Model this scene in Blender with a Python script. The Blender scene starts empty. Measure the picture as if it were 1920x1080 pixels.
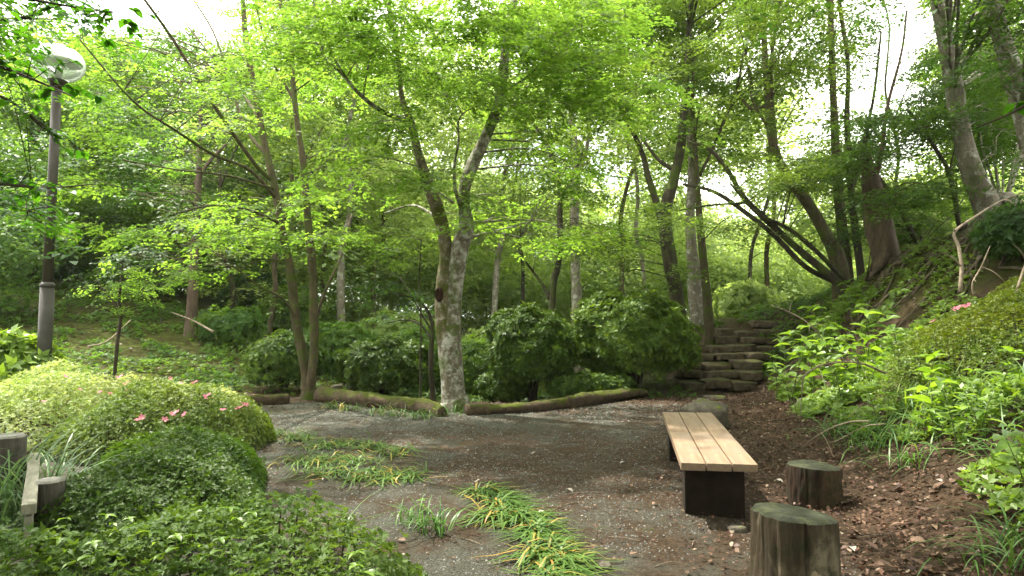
import bpy, math, random
import numpy as np
from mathutils import Vector, Matrix, Quaternion, Euler

random.seed(7)
RNG = np.random.default_rng(11)
S = bpy.context.scene
COL = S.collection

# ------------------------------------------------------------------ camera
CAMZ, F, PITCH = 1.5, 1280.0, math.radians(2.7)
cam_data = bpy.data.cameras.new('camera')
cam = bpy.data.objects.new('camera', cam_data)
COL.objects.link(cam)
cam.location = (0, 0, CAMZ)
cam.rotation_euler = (math.radians(90) + PITCH, 0, 0)
cam_data.sensor_width = 36
cam_data.lens = 24
cam_data.clip_start = 0.05
cam_data.clip_end = 600
S.camera = cam

# ------------------------------------------------------------------ world, sun, exposure
SUN = Vector((-0.42, 0.34, 1.0)).normalized()
world = bpy.data.worlds.new('World')
S.world = world
world.use_nodes = True
wn = world.node_tree
wn.nodes.clear()
o_ = wn.nodes.new('ShaderNodeOutputWorld')
bg = wn.nodes.new('ShaderNodeBackground')
sky = wn.nodes.new('ShaderNodeTexSky')
sky.sky_type = 'NISHITA'
sky.sun_disc = False
sky.sun_elevation = math.asin(SUN.z)
sky.sun_rotation = math.atan2(SUN.x, SUN.y)
tc = wn.nodes.new('ShaderNodeTexCoord')
cn = wn.nodes.new('ShaderNodeTexNoise')
cn.inputs['Scale'].default_value = 2.2
cn.inputs['Detail'].default_value = 5
cr = wn.nodes.new('ShaderNodeMapRange')
cr.inputs['From Min'].default_value = 0.30
cr.inputs['From Max'].default_value = 0.48
mx = wn.nodes.new('ShaderNodeMix')
mx.data_type = 'RGBA'
mx.inputs['B'].default_value = (17.0, 17.0, 15.8, 1)
wn.links.new(tc.outputs['Generated'], cn.inputs['Vector'])
wn.links.new(cn.outputs['Fac'], cr.inputs['Value'])
wn.links.new(cr.outputs['Result'], mx.inputs['Factor'])
wn.links.new(sky.outputs['Color'], mx.inputs['A'])
wn.links.new(mx.outputs['Result'], bg.inputs['Color'])
wn.links.new(bg.outputs['Background'], o_.inputs['Surface'])
bg.inputs['Strength'].default_value = 0.15

sl = bpy.data.lights.new('sun', 'SUN')
sl.energy = 5.0
sl.angle = math.radians(0.8)
sl.color = (1.0, 0.95, 0.85)
sun = bpy.data.objects.new('sun', sl)
COL.objects.link(sun)
sun.rotation_euler = SUN.to_track_quat('Z', 'Y').to_euler()

HAZE = .0004
S.view_settings.view_transform = 'Standard'
S.view_settings.look = 'None'
S.view_settings.exposure = 1.36
S.view_settings.gamma = 1.0
S.view_settings.use_curve_mapping = False
S.render.engine = 'CYCLES'
S.cycles.max_bounces = 7
S.cycles.diffuse_bounces = 4
S.cycles.transmission_bounces = 6
S.cycles.glossy_bounces = 2
S.cycles.transparent_max_bounces = 8
S.cycles.sample_clamp_indirect = 6
S.cycles.use_denoising = True


# ------------------------------------------------------------------ helpers: place
def W(px, py, d):
    """photograph pixel (1920 wide) at world distance y = d"""
    x = (px - 960) / F
    u = (540 - py) / F
    y = math.cos(PITCH) - u * math.sin(PITCH)
    z = math.sin(PITCH) + u * math.cos(PITCH)
    return Vector((x * d / y, d, CAMZ + z * d / y))


def G(px, py, z=0.0):
    x = (px - 960) / F
    u = (540 - py) / F
    y = math.cos(PITCH) - u * math.sin(PITCH)
    zz = math.sin(PITCH) + u * math.cos(PITCH)
    t = (z - CAMZ) / zz
    return Vector((x * t, y * t, z))


def pix(p):
    """world -> photograph pixel"""
    x, y, z = p[0], p[1], p[2] - CAMZ
    f = y * math.cos(PITCH) + z * math.sin(PITCH)
    u = -y * math.sin(PITCH) + z * math.cos(PITCH)
    return 960 + F * x / f, 540 - F * u / f


# ------------------------------------------------------------------ helpers: terrain
CP = []
for x in (-5, -3, -1.5, 0, 1.5):
    for y in (-3, 0, 3, 6, 9, 12):
        CP.append((x, y, 0))
CP += [(2.2, -3, 0), (2.4, 0, 0), (2.5, 2, 0), (2.7, 4, .02), (3.0, 5.3, .03), (3.35, 7.4, .04), (4.1, 10.5, .05), (4.9, 13.4, .06), (2.6, 8.5, 0), (3.2, 12.5, 0),
       (3.6, -2, .3), (3.7, 1, .4), (3.9, 3, .5), (5.0, 0, .9), (4.3, 4, .62), (5.6, 4, 1.15), (8, 2, 1.9), (12, 0, 2.6),
       (4.1, 6, .5), (4.6, 8, .62), (5.5, 8, 1.05), (7, 8, 1.75), (9, 8, 2.7), (13, 8, 3.8),
       (5.3, 11, .55), (6.5, 11, 1.5), (8.3, 12, 3.1), (10.5, 12, 3.7), (14, 13, 4.2),
       (6.4, 14, .95), (7.4, 14, 2.45), (8.8, 14.2, 3.0), (7.3, 16, 1.5), (8.2, 16.8, 2.2), (10, 16.5, 2.9),
       (3.9, 14.8, 0), (4.7, 15.0, -.08), (5.2, 15.0, -.05), (5.0, 15.9, .14), (5.9, 15.9, .2), (5.3, 16.6, .42), (6.25, 16.6, .5), (4.9, 18.5, 1.15), (5.7, 18.2, 1.15), (7.0, 18.0, 1.25), (5.8, 19, 1.5), (7.4, 18.8, 1.7), (5.7, 17.2, .7), (6.8, 17.3, .85),
       (3.0, 15.5, .05), (3.8, 17, .4), (3.9, 18.5, .7), (5, 20.5, 1.0), (6.5, 21, 1.2), (8.5, 20.5, 2.0), (9, 26, .6), (13, 21, 2.4), (14, 32, 0), (20, 20, 3), (22, 12, 4.5),
       (-3, 15, -.15), (-1, 15, -.3), (1, 15, -.25), (2.2, 15.2, -.05), (-2, 20, -.8), (2, 20, -.7), (0, 28, -1), (5, 28, -.6), (-4, 28, -.8), (0, 45, -1), (20, 45, -.6), (-22, 45, 3.5), (0, 75, 1), (40, 60, 1), (-40, 60, 5), (40, 20, 4), (-40, 20, 4), (30, -10, 3), (-30, -10, 1), (0, -15, 0),
       (-16.5, 22, 2.7), (-11.3, 22, 1.9), (-8.3, 20, 1.0), (-6, 16, .15), (-10, 16, .75), (-14, 16, 1.2), (-16, 12, .8), (-8.5, 12, .05), (-7, 8, 0), (-7, 4, 0), (-10, 5, 0), (-12, 0, 0), (-12, 28, 2.0), (-20, 30, 3.6), (-7, 26, .5), (-25, 14, 2.5)]
CP = np.array(CP, float)


def _k(r2):
    return np.where(r2 > 1e-9, r2 * np.log(r2 + 1e-12), 0)


_n = len(CP)
_A = np.zeros((_n + 3, _n + 3))
_d2 = ((CP[:, None, :2] - CP[None, :, :2]) ** 2).sum(-1)
_A[:_n, :_n] = _k(_d2) + np.eye(_n) * 0.6
_A[:_n, _n] = 1
_A[:_n, _n + 1:] = CP[:, :2]
_A[_n, :_n] = 1
_A[_n + 1:, :_n] = CP[:, :2].T
_wt = np.linalg.solve(_A, np.concatenate([CP[:, 2], np.zeros(3)]))


def vnoise(x, y, s, seed=0):
    """smooth value noise, numpy"""
    x = x / s + seed * 17.3
    y = y / s - seed * 9.1
    xi, yi = np.floor(x).astype(np.int64), np.floor(y).astype(np.int64)
    fx, fy = x - xi, y - yi
    fx, fy = fx * fx * (3 - 2 * fx), fy * fy * (3 - 2 * fy)

    def h(a, b):
        n = (a * 374761393 + b * 668265263 + seed * 974711) & 0xffffffff
        n = ((n ^ (n >> 13)) * 1274126177) & 0xffffffff
        return ((n ^ (n >> 16)) & 0xffff) / 65535.0
    return (h(xi, yi) * (1 - fx) + h(xi + 1, yi) * fx) * (1 - fy) + (h(xi, yi + 1) * (1 - fx) + h(xi + 1, yi + 1) * fx) * fy


def H(x, y):
    x = np.atleast_1d(np.asarray(x, float))
    y = np.atleast_1d(np.asarray(y, float))
    sh = x.shape
    xf, yf = x.ravel(), y.ravel()
    out = np.empty(len(xf))
    for i in range(0, len(xf), 20000):
        a, b = xf[i:i + 20000], yf[i:i + 20000]
        ac, bc = np.clip(a, -42, 42), np.clip(b, -15, 76)
        d2 = (ac[:, None] - CP[None, :, 0]) ** 2 + (bc[:, None] - CP[None, :, 1]) ** 2
        v = _k(d2) @ _wt[:_n] + _wt[_n] + _wt[_n + 1] * ac + _wt[_n + 2] * bc
        rough = np.clip(np.abs(v) * 1.2, 0, 1)
        v = v + (vnoise(a, b, .9, 1) - .5) * .14 * rough + (vnoise(a, b, .35, 2) - .5) * .05 * (rough + .25) + (vnoise(a, b, .12, 3) - .5) * .012
        out[i:i + 20000] = v
    return out.reshape(sh)


def h1(x, y):
    return float(H(x, y)[0])


# ------------------------------------------------------------------ helpers: objects
def tag(o, label=None, cat=None, group=None, kind=None):
    if label: o['label'] = label
    if cat: o['category'] = cat
    if group: o['group'] = group
    if kind: o['kind'] = kind
    return o


def empty(name, loc=(0, 0, 0), rz=0.0, label=None, cat=None, group=None):
    o = bpy.data.objects.new(name, None)
    o.empty_display_size = .1
    COL.objects.link(o)
    o.location = loc
    o.rotation_euler = (0, 0, rz)
    return tag(o, label, cat, group)


def mesh_np(name, V, Q, mat, parent=None, smooth=False, attrs=None, link=True):
    """V (n,3), Q: (m,4) or (m,3) array, or list of such arrays"""
    if not isinstance(Q, list): Q = [Q]
    V = np.asarray(V, np.float32)
    me = bpy.data.meshes.new(name)
    me.vertices.add(len(V))
    me.vertices.foreach_set('co', V.ravel())
    li = np.concatenate([q.ravel() for q in Q]).astype(np.int32)
    tot = np.concatenate([np.full(len(q), q.shape[1], np.int32) for q in Q])
    st = np.concatenate([[0], np.cumsum(tot)[:-1]]).astype(np.int32)
    me.loops.add(len(li))
    me.loops.foreach_set('vertex_index', li)
    me.polygons.add(len(tot))
    me.polygons.foreach_set('loop_start', st)
    me.polygons.foreach_set('loop_total', tot)
    me.update(calc_edges=True)
    if smooth:
        me.polygons.foreach_set('use_smooth', np.ones(len(tot), bool))
    if attrs:
        for k, v in attrs.items():
            a = me.attributes.new(k, 'FLOAT', 'POINT')
            a.data.foreach_set('value', np.asarray(v, np.float32))
    mats = mat if isinstance(mat, (list, tuple)) else [mat]
    for m in mats:
        me.materials.append(m)
    if not link: return me
    o = bpy.data.objects.new(name, me)
    COL.objects.link(o)
    if parent: o.parent = parent
    return o


def copy_tree(o, parent=None):
    c = o.copy()
    COL.objects.link(c)
    if parent: c.parent = parent
    for ch in list(o.children):
        copy_tree(ch, c)
    return c


class MB:
    """collects vertices and faces into one mesh"""

    def __init__(s):
        s.V, s.Q, s.n = [], [], 0

    def add(s, V, Q):
        s.V.append(np.asarray(V, float))
        s.Q.append(np.asarray(Q, np.int64) + s.n)
        s.n += len(V)

    def tube(s, pts, rad, sides=8, res=None, wob=0.0, cap=True, seed=0):
        P, R = smooth_path(pts, rad, res)
        V, Q = tube_np(P, R, sides, wob, seed)
        s.add(V, Q)

    def build(s, name, mat, parent=None, smooth=True, attrs=None):
        V = np.concatenate(s.V)
        q4 = [q for q in s.Q if q.shape[1] == 4]
        q3 = [q for q in s.Q if q.shape[1] == 3]
        Q = []
        if q4: Q.append(np.concatenate(q4))
        if q3: Q.append(np.concatenate(q3))
        return mesh_np(name, V, Q, mat, parent, smooth, attrs)


def smooth_path(pts, rad, res=None):
    P = np.array([tuple(p) for p in pts], float)
    R = np.array(rad, float)
    n = len(P)
    if res is None: res = 4
    if n < 3:
        t = np.linspace(0, 1, res * 2 + 1)[:, None]
        return P[0] * (1 - t) + P[1] * t, R[0] * (1 - t[:, 0]) + R[1] * t[:, 0]
    E = np.vstack([2 * P[0] - P[1], P, 2 * P[-1] - P[-2]])
    oP, oR = [], []
    for i in range(n - 1):
        p0, p1, p2, p3 = E[i], E[i + 1], E[i + 2], E[i + 3]
        for k in range(res):
            t = k / res
            oP.append(.5 * ((2 * p1) + (-p0 + p2) * t + (2 * p0 - 5 * p1 + 4 * p2 - p3) * t * t + (-p0 + 3 * p1 - 3 * p2 + p3) * t ** 3))
            oR.append(R[i] * (1 - t) + R[i + 1] * t)
    oP.append(P[-1])
    oR.append(R[-1])
    return np.array(oP), np.array(oR)


def tube_np(P, R, sides, wob=0.0, seed=0):
    n = len(P)
    T = np.gradient(P, axis=0)
    T /= np.linalg.norm(T, axis=1)[:, None] + 1e-9
    up = np.array([0, 1, 0.]) if abs(T[0][1]) < .9 else np.array([1., 0, 0])
    u = np.cross(T[0], up)
    u /= np.linalg.norm(u)
    a = np.linspace(0, 2 * math.pi, sides, endpoint=False)
    V = np.empty((n, sides, 3))
    rs = np.random.default_rng(seed + 5)
    ph = rs.uniform(0, 6.28, 6)
    L = np.concatenate([[0], np.cumsum(np.linalg.norm(np.diff(P, axis=0), axis=1))])
    for i in range(n):
        u = u - T[i] * np.dot(u, T[i])
        u /= np.linalg.norm(u) + 1e-9
        v = np.cross(T[i], u)
        r = R[i]
        if wob:
            w = 1 + wob * (np.sin(2 * a + ph[0] + L[i] * 1.3) * .6 + np.sin(3 * a + ph[1] - L[i] * 2.1) * .5 + np.sin(5 * a + ph[2] + L[i] * 3.7) * .3 + math.sin(L[i] * 4.1 + ph[3]) * .5)
        else:
            w = np.ones(sides)
        V[i] = P[i] + (np.cos(a) * r * w)[:, None] * u + (np.sin(a) * r * w)[:, None] * v
    i0 = (np.arange(n - 1)[:, None] * sides + np.arange(sides)[None]).ravel()
    i1 = (np.arange(n - 1)[:, None] * sides + (np.arange(sides)[None] + 1) % sides).ravel()
    Q = np.stack([i0, i1, i1 + sides, i0 + sides], 1)
    VV = np.vstack([V.reshape(-1, 3), P[0], P[-1]])
    # caps as degenerate-free quads are awkward: pair up the fan
    m = n * sides
    capq = []
    for k in range(0, sides - 1, 2):
        capq.append((m, (k + 2) % sides, k + 1, k))
        b = (n - 1) * sides
        capq.append((m + 1, b + k, b + k + 1, b + (k + 2) % sides))
    return VV, np.vstack([Q, np.array(capq)])


# ------------------------------------------------------------------ materials
def new_mat(name):
    m = bpy.data.materials.new(name)
    m.use_nodes = True
    nt = m.node_tree
    nt.nodes.clear()
    return m, nt, nt.nodes.new('ShaderNodeOutputMaterial')


def N(nt, t, **kw):
    n = nt.nodes.new('ShaderNode' + t)
    for k, v in kw.items():
        if k in n.inputs: n.inputs[k].default_value = v
        else: setattr(n, k, v)
    return n


def ramp(nt, src, stops):
    r = nt.nodes.new('ShaderNodeValToRGB')
    el = r.color_ramp.elements
    while len(el) > 1: el.remove(el[0])
    el[0].position = stops[0][0]
    el[0].color = (*stops[0][1], 1)
    for p, c in stops[1:]:
        e = el.new(p)
        e.color = (*c, 1)
    nt.links.new(src, r.inputs[0])
    return r.outputs[0]


def noise(nt, scale, detail=4, rough=.55, vec=None, coord='Object', stretch=None):
    t = nt.nodes.new('ShaderNodeTexCoord')
    n = N(nt, 'TexNoise', Scale=scale, Detail=detail, Roughness=rough)
    src = t.outputs[coord]
    if stretch:
        mp = nt.nodes.new('ShaderNodeMapping')
        mp.inputs['Scale'].default_value = stretch
        nt.links.new(src, mp.inputs[0])
        src = mp.outputs[0]
    nt.links.new(src, n.inputs['Vector'])
    return n.outputs['Fac']


def mixc(nt, fac, a, b, mode='MIX'):
    m = nt.nodes.new('ShaderNodeMix')
    m.data_type = 'RGBA'
    m.blend_type = mode
    for s_, k in ((fac, 'Factor'), (a, 'A'), (b, 'B')):
        if isinstance(s_, (int, float)): m.inputs[k].default_value = s_
        elif isinstance(s_, tuple): m.inputs[k].default_value = (*s_, 1)
        else: nt.links.new(s_, m.inputs[k])
    return m.outputs['Result']


def mrange(nt, src, a, b, c=0., d=1.):
    m = nt.nodes.new('ShaderNodeMapRange')
    m.inputs['From Min'].default_value = a
    m.inputs['From Max'].default_value = b
    m.inputs['To Min'].default_value = c
    m.inputs['To Max'].default_value = d
    nt.links.new(src, m.inputs['Value'])
    return m.outputs['Result']


def bump(nt, src, strength, dist):
    b = N(nt, 'Bump', Strength=strength, Distance=dist)
    nt.links.new(src, b.inputs['Height'])
    return b.outputs['Normal']


def leaf_mat(name, stops, trans=.45, tmul=(1.9, 1.75, .7), rough=.5, spec=.25, patch=None, inst=True):
    m, nt, out = new_mat(name)
    g = nt.nodes.new('ShaderNodeNewGeometry')
    oi = nt.nodes.new('ShaderNodeObjectInfo')
    fm = nt.nodes.new('ShaderNodeMix')
    fm.inputs[0].default_value = .5 if inst else 0.
    nt.links.new(g.outputs['Random Per Island'], fm.inputs[2])
    nt.links.new(oi.outputs['Random'], fm.inputs[3])
    fac = fm.outputs[0]
    c = ramp(nt, fac, stops)
    if patch:  # broad patches of another tint through the crown
        pn = N(nt, 'TexNoise', Scale=patch[0], Detail=2)
        nt.links.new(g.outputs['Position'], pn.inputs['Vector'])
        pf = mrange(nt, pn.outputs['Fac'], .4, .62)
        c = mixc(nt, pf, c, mixc(nt, 1.0, c, patch[1], 'MULTIPLY'))
    p = N(nt, 'BsdfPrincipled', Roughness=rough)
    p.inputs['Specular IOR Level'].default_value = spec
    nt.links.new(c, p.inputs['Base Color'])
    t = nt.nodes.new('ShaderNodeBsdfTranslucent')
    nt.links.new(mixc(nt, 1.0, c, tmul, 'MULTIPLY'), t.inputs['Color'])
    x = nt.nodes.new('ShaderNodeMixShader')
    x.inputs[0].default_value = trans
    nt.links.new(p.outputs[0], x.inputs[1])
    nt.links.new(t.outputs[0], x.inputs[2])
    nt.links.new(x.outputs[0], out.inputs[0])
    return m


def simple_mat(name, color_socket_fn, rough=.7, spec=.3, bmp=None):
    m, nt, out = new_mat(name)
    p = N(nt, 'BsdfPrincipled', Roughness=rough)
    p.inputs['Specular IOR Level'].default_value = spec
    c = color_socket_fn(nt)
    if isinstance(c, tuple): p.inputs['Base Color'].default_value = (*c, 1)
    else: nt.links.new(c, p.inputs['Base Color'])
    if bmp: nt.links.new(bmp(nt), p.inputs['Normal'])
    nt.links.new(p.outputs[0], out.inputs[0])
    return m


def bark_mat(name, dark, light, lichen, lich_lo=.56, lich_hi=.66, moss=.0, scale=1.0, mosscol=(.07, .10, .015)):
    def col(nt):
        c = ramp(nt, noise(nt, 7 * scale, 6, .65, stretch=(1, 1, .35)), [(.3, dark), (.7, light)])
        l = mrange(nt, noise(nt, 5.5 * scale, 7, .72), lich_lo, lich_hi)
        c = mixc(nt, l, c, lichen)
        if moss > 0:
            ms = mrange(nt, noise(nt, 1.7 * scale, 5, .65), .62 - moss * .3, .74 - moss * .3)
            c = mixc(nt, ms, c, mosscol)
        v = mrange(nt, noise(nt, 60 * scale, 3), .3, .7, .75, 1.2)
        return mixc(nt, 1.0, c, comb(nt, v), 'MULTIPLY')

    def bm(nt):
        a = noise(nt, 22 * scale, 8, .7, stretch=(1, 1, .3))
        return bump(nt, a, .9, .035)
    return simple_mat(name, col, .85, .2, bm)


def comb(nt, v):
    c = nt.nodes.new('ShaderNodeCombineColor')
    for i in range(3): nt.links.new(v, c.inputs[i])
    return c.outputs[0]


# foliage
MAPLE = [(0, (.085, .155, .028)), (.5, (.140, .215, .042)), (1, (.21, .285, .062))]
M_maple = leaf_mat('maple_leaf', MAPLE, .58, (2.1, 2.2, 1.0), patch=(.8, (.72, .82, .8)))
M_maple_b = leaf_mat('maple_leaf_deep', [(0, (.06, .11, .022)), (1, (.14, .20, .042))], .52, (2.2, 2.1, .9), patch=(.6, (.7, .8, .9)))
M_mid = leaf_mat('beech_leaf', [(0, (.055, .11, .018)), (1, (.105, .175, .025))], .5, (2.2, 2.1, 1.0), patch=(.5, (.65, .78, .9)))
M_dark = leaf_mat('dark_leaf', [(0, (.032, .068, .014)), (1, (.07, .125, .022))], .42, (2.1, 2.1, .9), patch=(.6, (.6, .75, .9)))
M_pale = leaf_mat('far_leaf_painted_glare', [(0, (.17, .24, .07)), (1, (.26, .34, .12))], .55, (2.0, 1.9, 1.2))  # bright glare of the background painted in as a pale leaf colour
M_far = leaf_mat('distant_leaf_painted_haze', [(0, (.20, .28, .15)), (1, (.28, .36, .22))], .45, (1.7, 1.6, 1.1))  # distance haze painted into the leaves as a still paler tone
M_rhodo = leaf_mat('glossy_shrub_leaf', [(0, (.028, .058, .010)), (.7, (.060, .108, .014)), (1, (.105, .165, .024))], .25, (1.8, 1.7, .6), rough=.5, spec=.2)
M_rhodo_b = leaf_mat('bright_glossy_shrub_leaf', [(0, (.035, .08, .012)), (.6, (.10, .17, .022)), (1, (.20, .28, .045))], .28, (1.8, 1.7, .6), rough=.5, spec=.25)
M_azal = leaf_mat('azalea_leaf_painted_sun', [(0, (.19, .23, .07)), (.6, (.36, .40, .17)), (.9, (.47, .49, .28)), (1, (.38, .22, .12))], .35, (1.5, 1.5, .7), patch=(1.2, (.7, .85, .6)))  # lit azalea: sunlight painted in by raising the leaf colour
M_azal_d = leaf_mat('azalea_leaf_painted_shade', [(0, (.035, .075, .010)), (.8, (.075, .13, .016)), (.96, (.12, .17, .025)), (1, (.16, .08, .03))], .3, (1.7, 1.7, .6), patch=(1.0, (.75, .85, .9)))  # azalea leaf again, with the foreground shade painted in as a darker colour
M_azal_m = leaf_mat('azalea_green_leaf', [(0, (.07, .11, .015)), (.7, (.14, .19, .03)), (.95, (.22, .27, .06)), (1, (.2, .1, .04))], .3, (1.6, 1.6, .6), patch=(1.2, (.7, .85, .7)))
M_azal_r = leaf_mat('moss_green_azalea_leaf', [(0, (.055, .09, .010)), (.7, (.12, .16, .016)), (1, (.20, .23, .03))], .3, (1.6, 1.5, .5), patch=(1.5, (.6, .7, .8)))
M_cover = leaf_mat('ground_cover_leaf', [(0, (.042, .078, .016)), (.8, (.095, .155, .028)), (1, (.15, .22, .045))], .3, (1.8, 1.7, .6), rough=.55, spec=.15, patch=(1.3, (.7, .8, .9)))
M_bank = leaf_mat('bank_plant_leaf', [(0, (.085, .155, .02)), (1, (.20, .30, .05))], .4, (1.9, 1.8, .6), rough=.38, spec=.4)
M_over = leaf_mat('overhanging_leaf', [(0, (.03, .10, .010)), (1, (.055, .14, .013))], .5, (2.0, 2.0, .5), rough=.4)
M_blade = leaf_mat('strap_grass', [(0, (.035, .085, .015)), (.45, (.075, .145, .025)), (.84, (.12, .19, .04)), (.87, (.26, .22, .05)), (.96, (.33, .21, .045)), (1, (.28, .14, .05))], .25, (1.4, 1.4, .7), rough=.45, inst=False)
M_grass = leaf_mat('grass_blade', [(0, (.04, .11, .02)), (.7, (.09, .19, .04)), (1, (.18, .27, .09))], .3, (1.6, 1.5, .7), rough=.4, inst=False)
M_sedge = leaf_mat('pale_sedge_blade', [(0, (.08, .16, .06)), (.7, (.17, .27, .12)), (1, (.28, .36, .20))], .3, (1.4, 1.4, .8), rough=.35, inst=False)
M_petal = leaf_mat('pink_petal', [(0, (.60, .18, .26)), (1, (.72, .32, .38))], .4, (1.1, 1.1, 1.1), spec=.2, inst=False)
M_litter = leaf_mat('dry_leaf', [(0, (.045, .021, .013)), (.5, (.095, .048, .031)), (.85, (.165, .092, .058)), (.97, (.27, .18, .12)), (1, (.36, .30, .23))], .15, (1.2, 1.1, 1.), spec=.25, inst=False)

# bark
M_bark_main = bark_mat('lichened_bark', (.075, .06, .04), (.20, .17, .12), (.42, .41, .35), .46, .60, .40, 1.5)
M_bark_twin = bark_mat('olive_bark', (.045, .037, .022), (.13, .10, .055), (.22, .21, .14), .62, .72, .45, 1.5)
M_bark_dark = bark_mat('dark_bark', (.022, .018, .012), (.08, .065, .042), (.16, .16, .12), .6, .72, .4)
M_bark_pale = bark_mat('pale_bark', (.10, .085, .06), (.24, .21, .16), (.42, .42, .36), .52, .64, .2)
M_bark_red = bark_mat('cedar_bark', (.05, .034, .023), (.14, .10, .068), (.2, .17, .1), .66, .8, .25)
M_twig = bark_mat('twig_bark', (.03, .024, .015), (.09, .07, .045), (.2, .19, .14), .65, .8, 0)
M_dead = bark_mat('dead_wood', (.15, .11, .075), (.36, .29, .21), (.5, .45, .36), .6, .8, 0)
M_root = bark_mat('root_bark', (.06, .045, .03), (.22, .17, .12), (.3, .28, .2), .6, .75, .35)


M_bark_moss = bark_mat('mossy_brown_bark', (.085, .066, .042), (.22, .175, .115), (.40, .37, .29), .52, .66, .5, 1.4, (.075, .085, .014))


# mossy log: moss lies on the upper side, wood on the flanks
def mossy(name, wood_a, wood_b, lo=.25, hi=.6, mossa=(.05, .075, .008), mossb=(.14, .16, .015)):
    def col(nt):
        g = nt.nodes.new('ShaderNodeNewGeometry')
        sp = nt.nodes.new('ShaderNodeSeparateXYZ')
        nt.links.new(g.outputs['Normal'], sp.inputs[0])
        nz = sp.outputs[2]
        ad = nt.nodes.new('ShaderNodeMath')
        ad.operation = 'ADD'
        nt.links.new(nz, ad.inputs[0])
        nt.links.new(mrange(nt, noise(nt, 4, 6, .7), .32, .68, -.75, .75), ad.inputs[1])
        f = mrange(nt, ad.outputs[0], lo, hi)
        wood = ramp(nt, noise(nt, 9, 6, .65), [(.3, wood_a), (.7, wood_b)])
        ms = ramp(nt, noise(nt, 14, 5, .7), [(.3, mossa), (.7, mossb)])
        return mixc(nt, f, wood, ms)
    return simple_mat(name, col, .9, .15, lambda nt: bump(nt, noise(nt, 30, 7, .7), .9, .03))


M_log = mossy('mossy_log', (.035, .025, .017), (.13, .092, .06), .45, .85, (.045, .055, .010), (.10, .115, .016))
M_stone = mossy('mossy_stone', (.045, .034, .022), (.17, .132, .090), .7, 1.25, (.04, .048, .010), (.085, .095, .016))
M_boulder = mossy('boulder_stone', (.07, .06, .045), (.19, .165, .13), .9, 1.3)


def ground_col(nt):
    def at(n_):
        a = nt.nodes.new('ShaderNodeAttribute')
        a.attribute_name = n_
        return a.outputs['Fac']
    gr = ramp(nt, noise(nt, 70, 4, .8), [(.30, (.026, .025, .018)), (.5, (.076, .074, .056)), (.62, (.14, .136, .107)), (.75, (.28, .27, .22))])
    so = ramp(nt, noise(nt, 22, 7, .75), [(.3, (.022, .014, .008)), (.5, (.054, .035, .020)), (.7, (.115, .075, .046))])
    so = mixc(nt, mrange(nt, noise(nt, 95, 3, .8), .58, .70), so, (.20, .145, .105))
    rd = ramp(nt, noise(nt, 40, 5, .8), [(.3, (.05, .030, .018)), (.55, (.125, .076, .048)), (.75, (.26, .18, .125))])
    mo = ramp(nt, noise(nt, 5, 8, .75), [(.3, (.035, .022, .012)), (.45, (.05, .045, .012)), (.55, (.06, .075, .011)), (.75, (.12, .14, .018))])

    def edge(v, s=.5, sc=1.6):
        ad = nt.nodes.new('ShaderNodeMath')
        ad.operation = 'ADD'
        nt.links.new(v, ad.inputs[0])
        nt.links.new(mrange(nt, noise(nt, sc, 7, .72), .3, .7, -s, s), ad.inputs[1])
        return mrange(nt, ad.outputs[0], .28, .72)
    c = mixc(nt, edge(at('gravel')), so, gr)
    c = mixc(nt, edge(at('red'), .55, 2.4), c, rd)
    c = mixc(nt, edge(at('moss'), .55, 1.1), c, mo)
    return c


M_ground = simple_mat('forest_ground', ground_col, .95, .15,
                      lambda nt: bump(nt, noise(nt, 60, 6, .8), 1.0, .03))

# ------------------------------------------------------------------ ground sheet
nu, nv = 330, 350
ux = np.linspace(-1, 1, nu)
gx = 90 * np.sinh(4.6 * ux) / math.sinh(4.6)
uy = np.linspace(-.55, 1, nv)
gy = 5 + 150 * np.sinh(4.9 * uy) / math.sinh(4.9)
GX, GY = np.meshgrid(gx, gy)
GZ = H(GX, GY)
V = np.stack([GX.ravel(), GY.ravel(), GZ.ravel()], 1)
ii = (np.arange(nv - 1)[:, None] * nu + np.arange(nu - 1)[None]).ravel()
Q = np.stack([ii, ii + 1, ii + nu + 1, ii + nu], 1)
x, y, z = V.T
FOOT = np.array([(-20, 2.2), (0, 2.4), (2, 2.55), (4, 2.75), (5.3, 3.0), (7.4, 3.35), (10.5, 4.1), (13.4, 4.9), (16, 6.7), (18.4, 7.6), (30, 9)])
foot = np.interp(y, FOOT[:, 0], FOOT[:, 1])
soilw = 1.0 + .5 * np.clip((y - 4) / 6, 0, 1)
gravel = np.clip(1.1 - np.clip((x - (foot - soilw * 1.9)) / 1.2, 0, 1), 0, 1)
gravel *= np.clip((13.4 - y) / 1.0, 0, 1) * np.clip((x + 6.5) / 1, 0, 1)
mid = np.exp(-(((x - .5) / 2.2) ** 2 + ((y - 7.3) / 2.2) ** 2))
gravel = gravel * (.62 - .38 * mid) + .18 * np.exp(-(((x + 1.8) / 2.2) ** 2 + ((y - 11) / 1.2) ** 2)) + .15 * np.exp(-(((x - 2) / .9) ** 2 + ((y - 9.6) / .8) ** 2))
red = .55 * np.exp(-(((x + .2) / 1.1) ** 2 + ((y - 8.6) / .5) ** 2)) + .6 * np.exp(-(((x - .9) / .9) ** 2 + ((y - 11.2) / .5) ** 2)) + .35 * np.clip(1 - np.abs(x - foot + .1) / .9, 0, 1) * (y > 2)
moss = np.where(x < -5.5, np.clip((y - 11) / 2, 0, 1) * .45, 0) + np.where(y > 12.6, np.clip((y - 12.6) / 3, 0, 1) * .62 * (x < 3.5), 0) + .75 * np.clip((z - 1.1) / 1., 0, 1) * (x > 0) + .55 * (y > 21)
gobj = mesh_np('ground', V, Q, M_ground, smooth=True, attrs={'gravel': gravel, 'red': np.clip(red, 0, 1), 'moss': np.clip(moss, 0, 1)})
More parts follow.
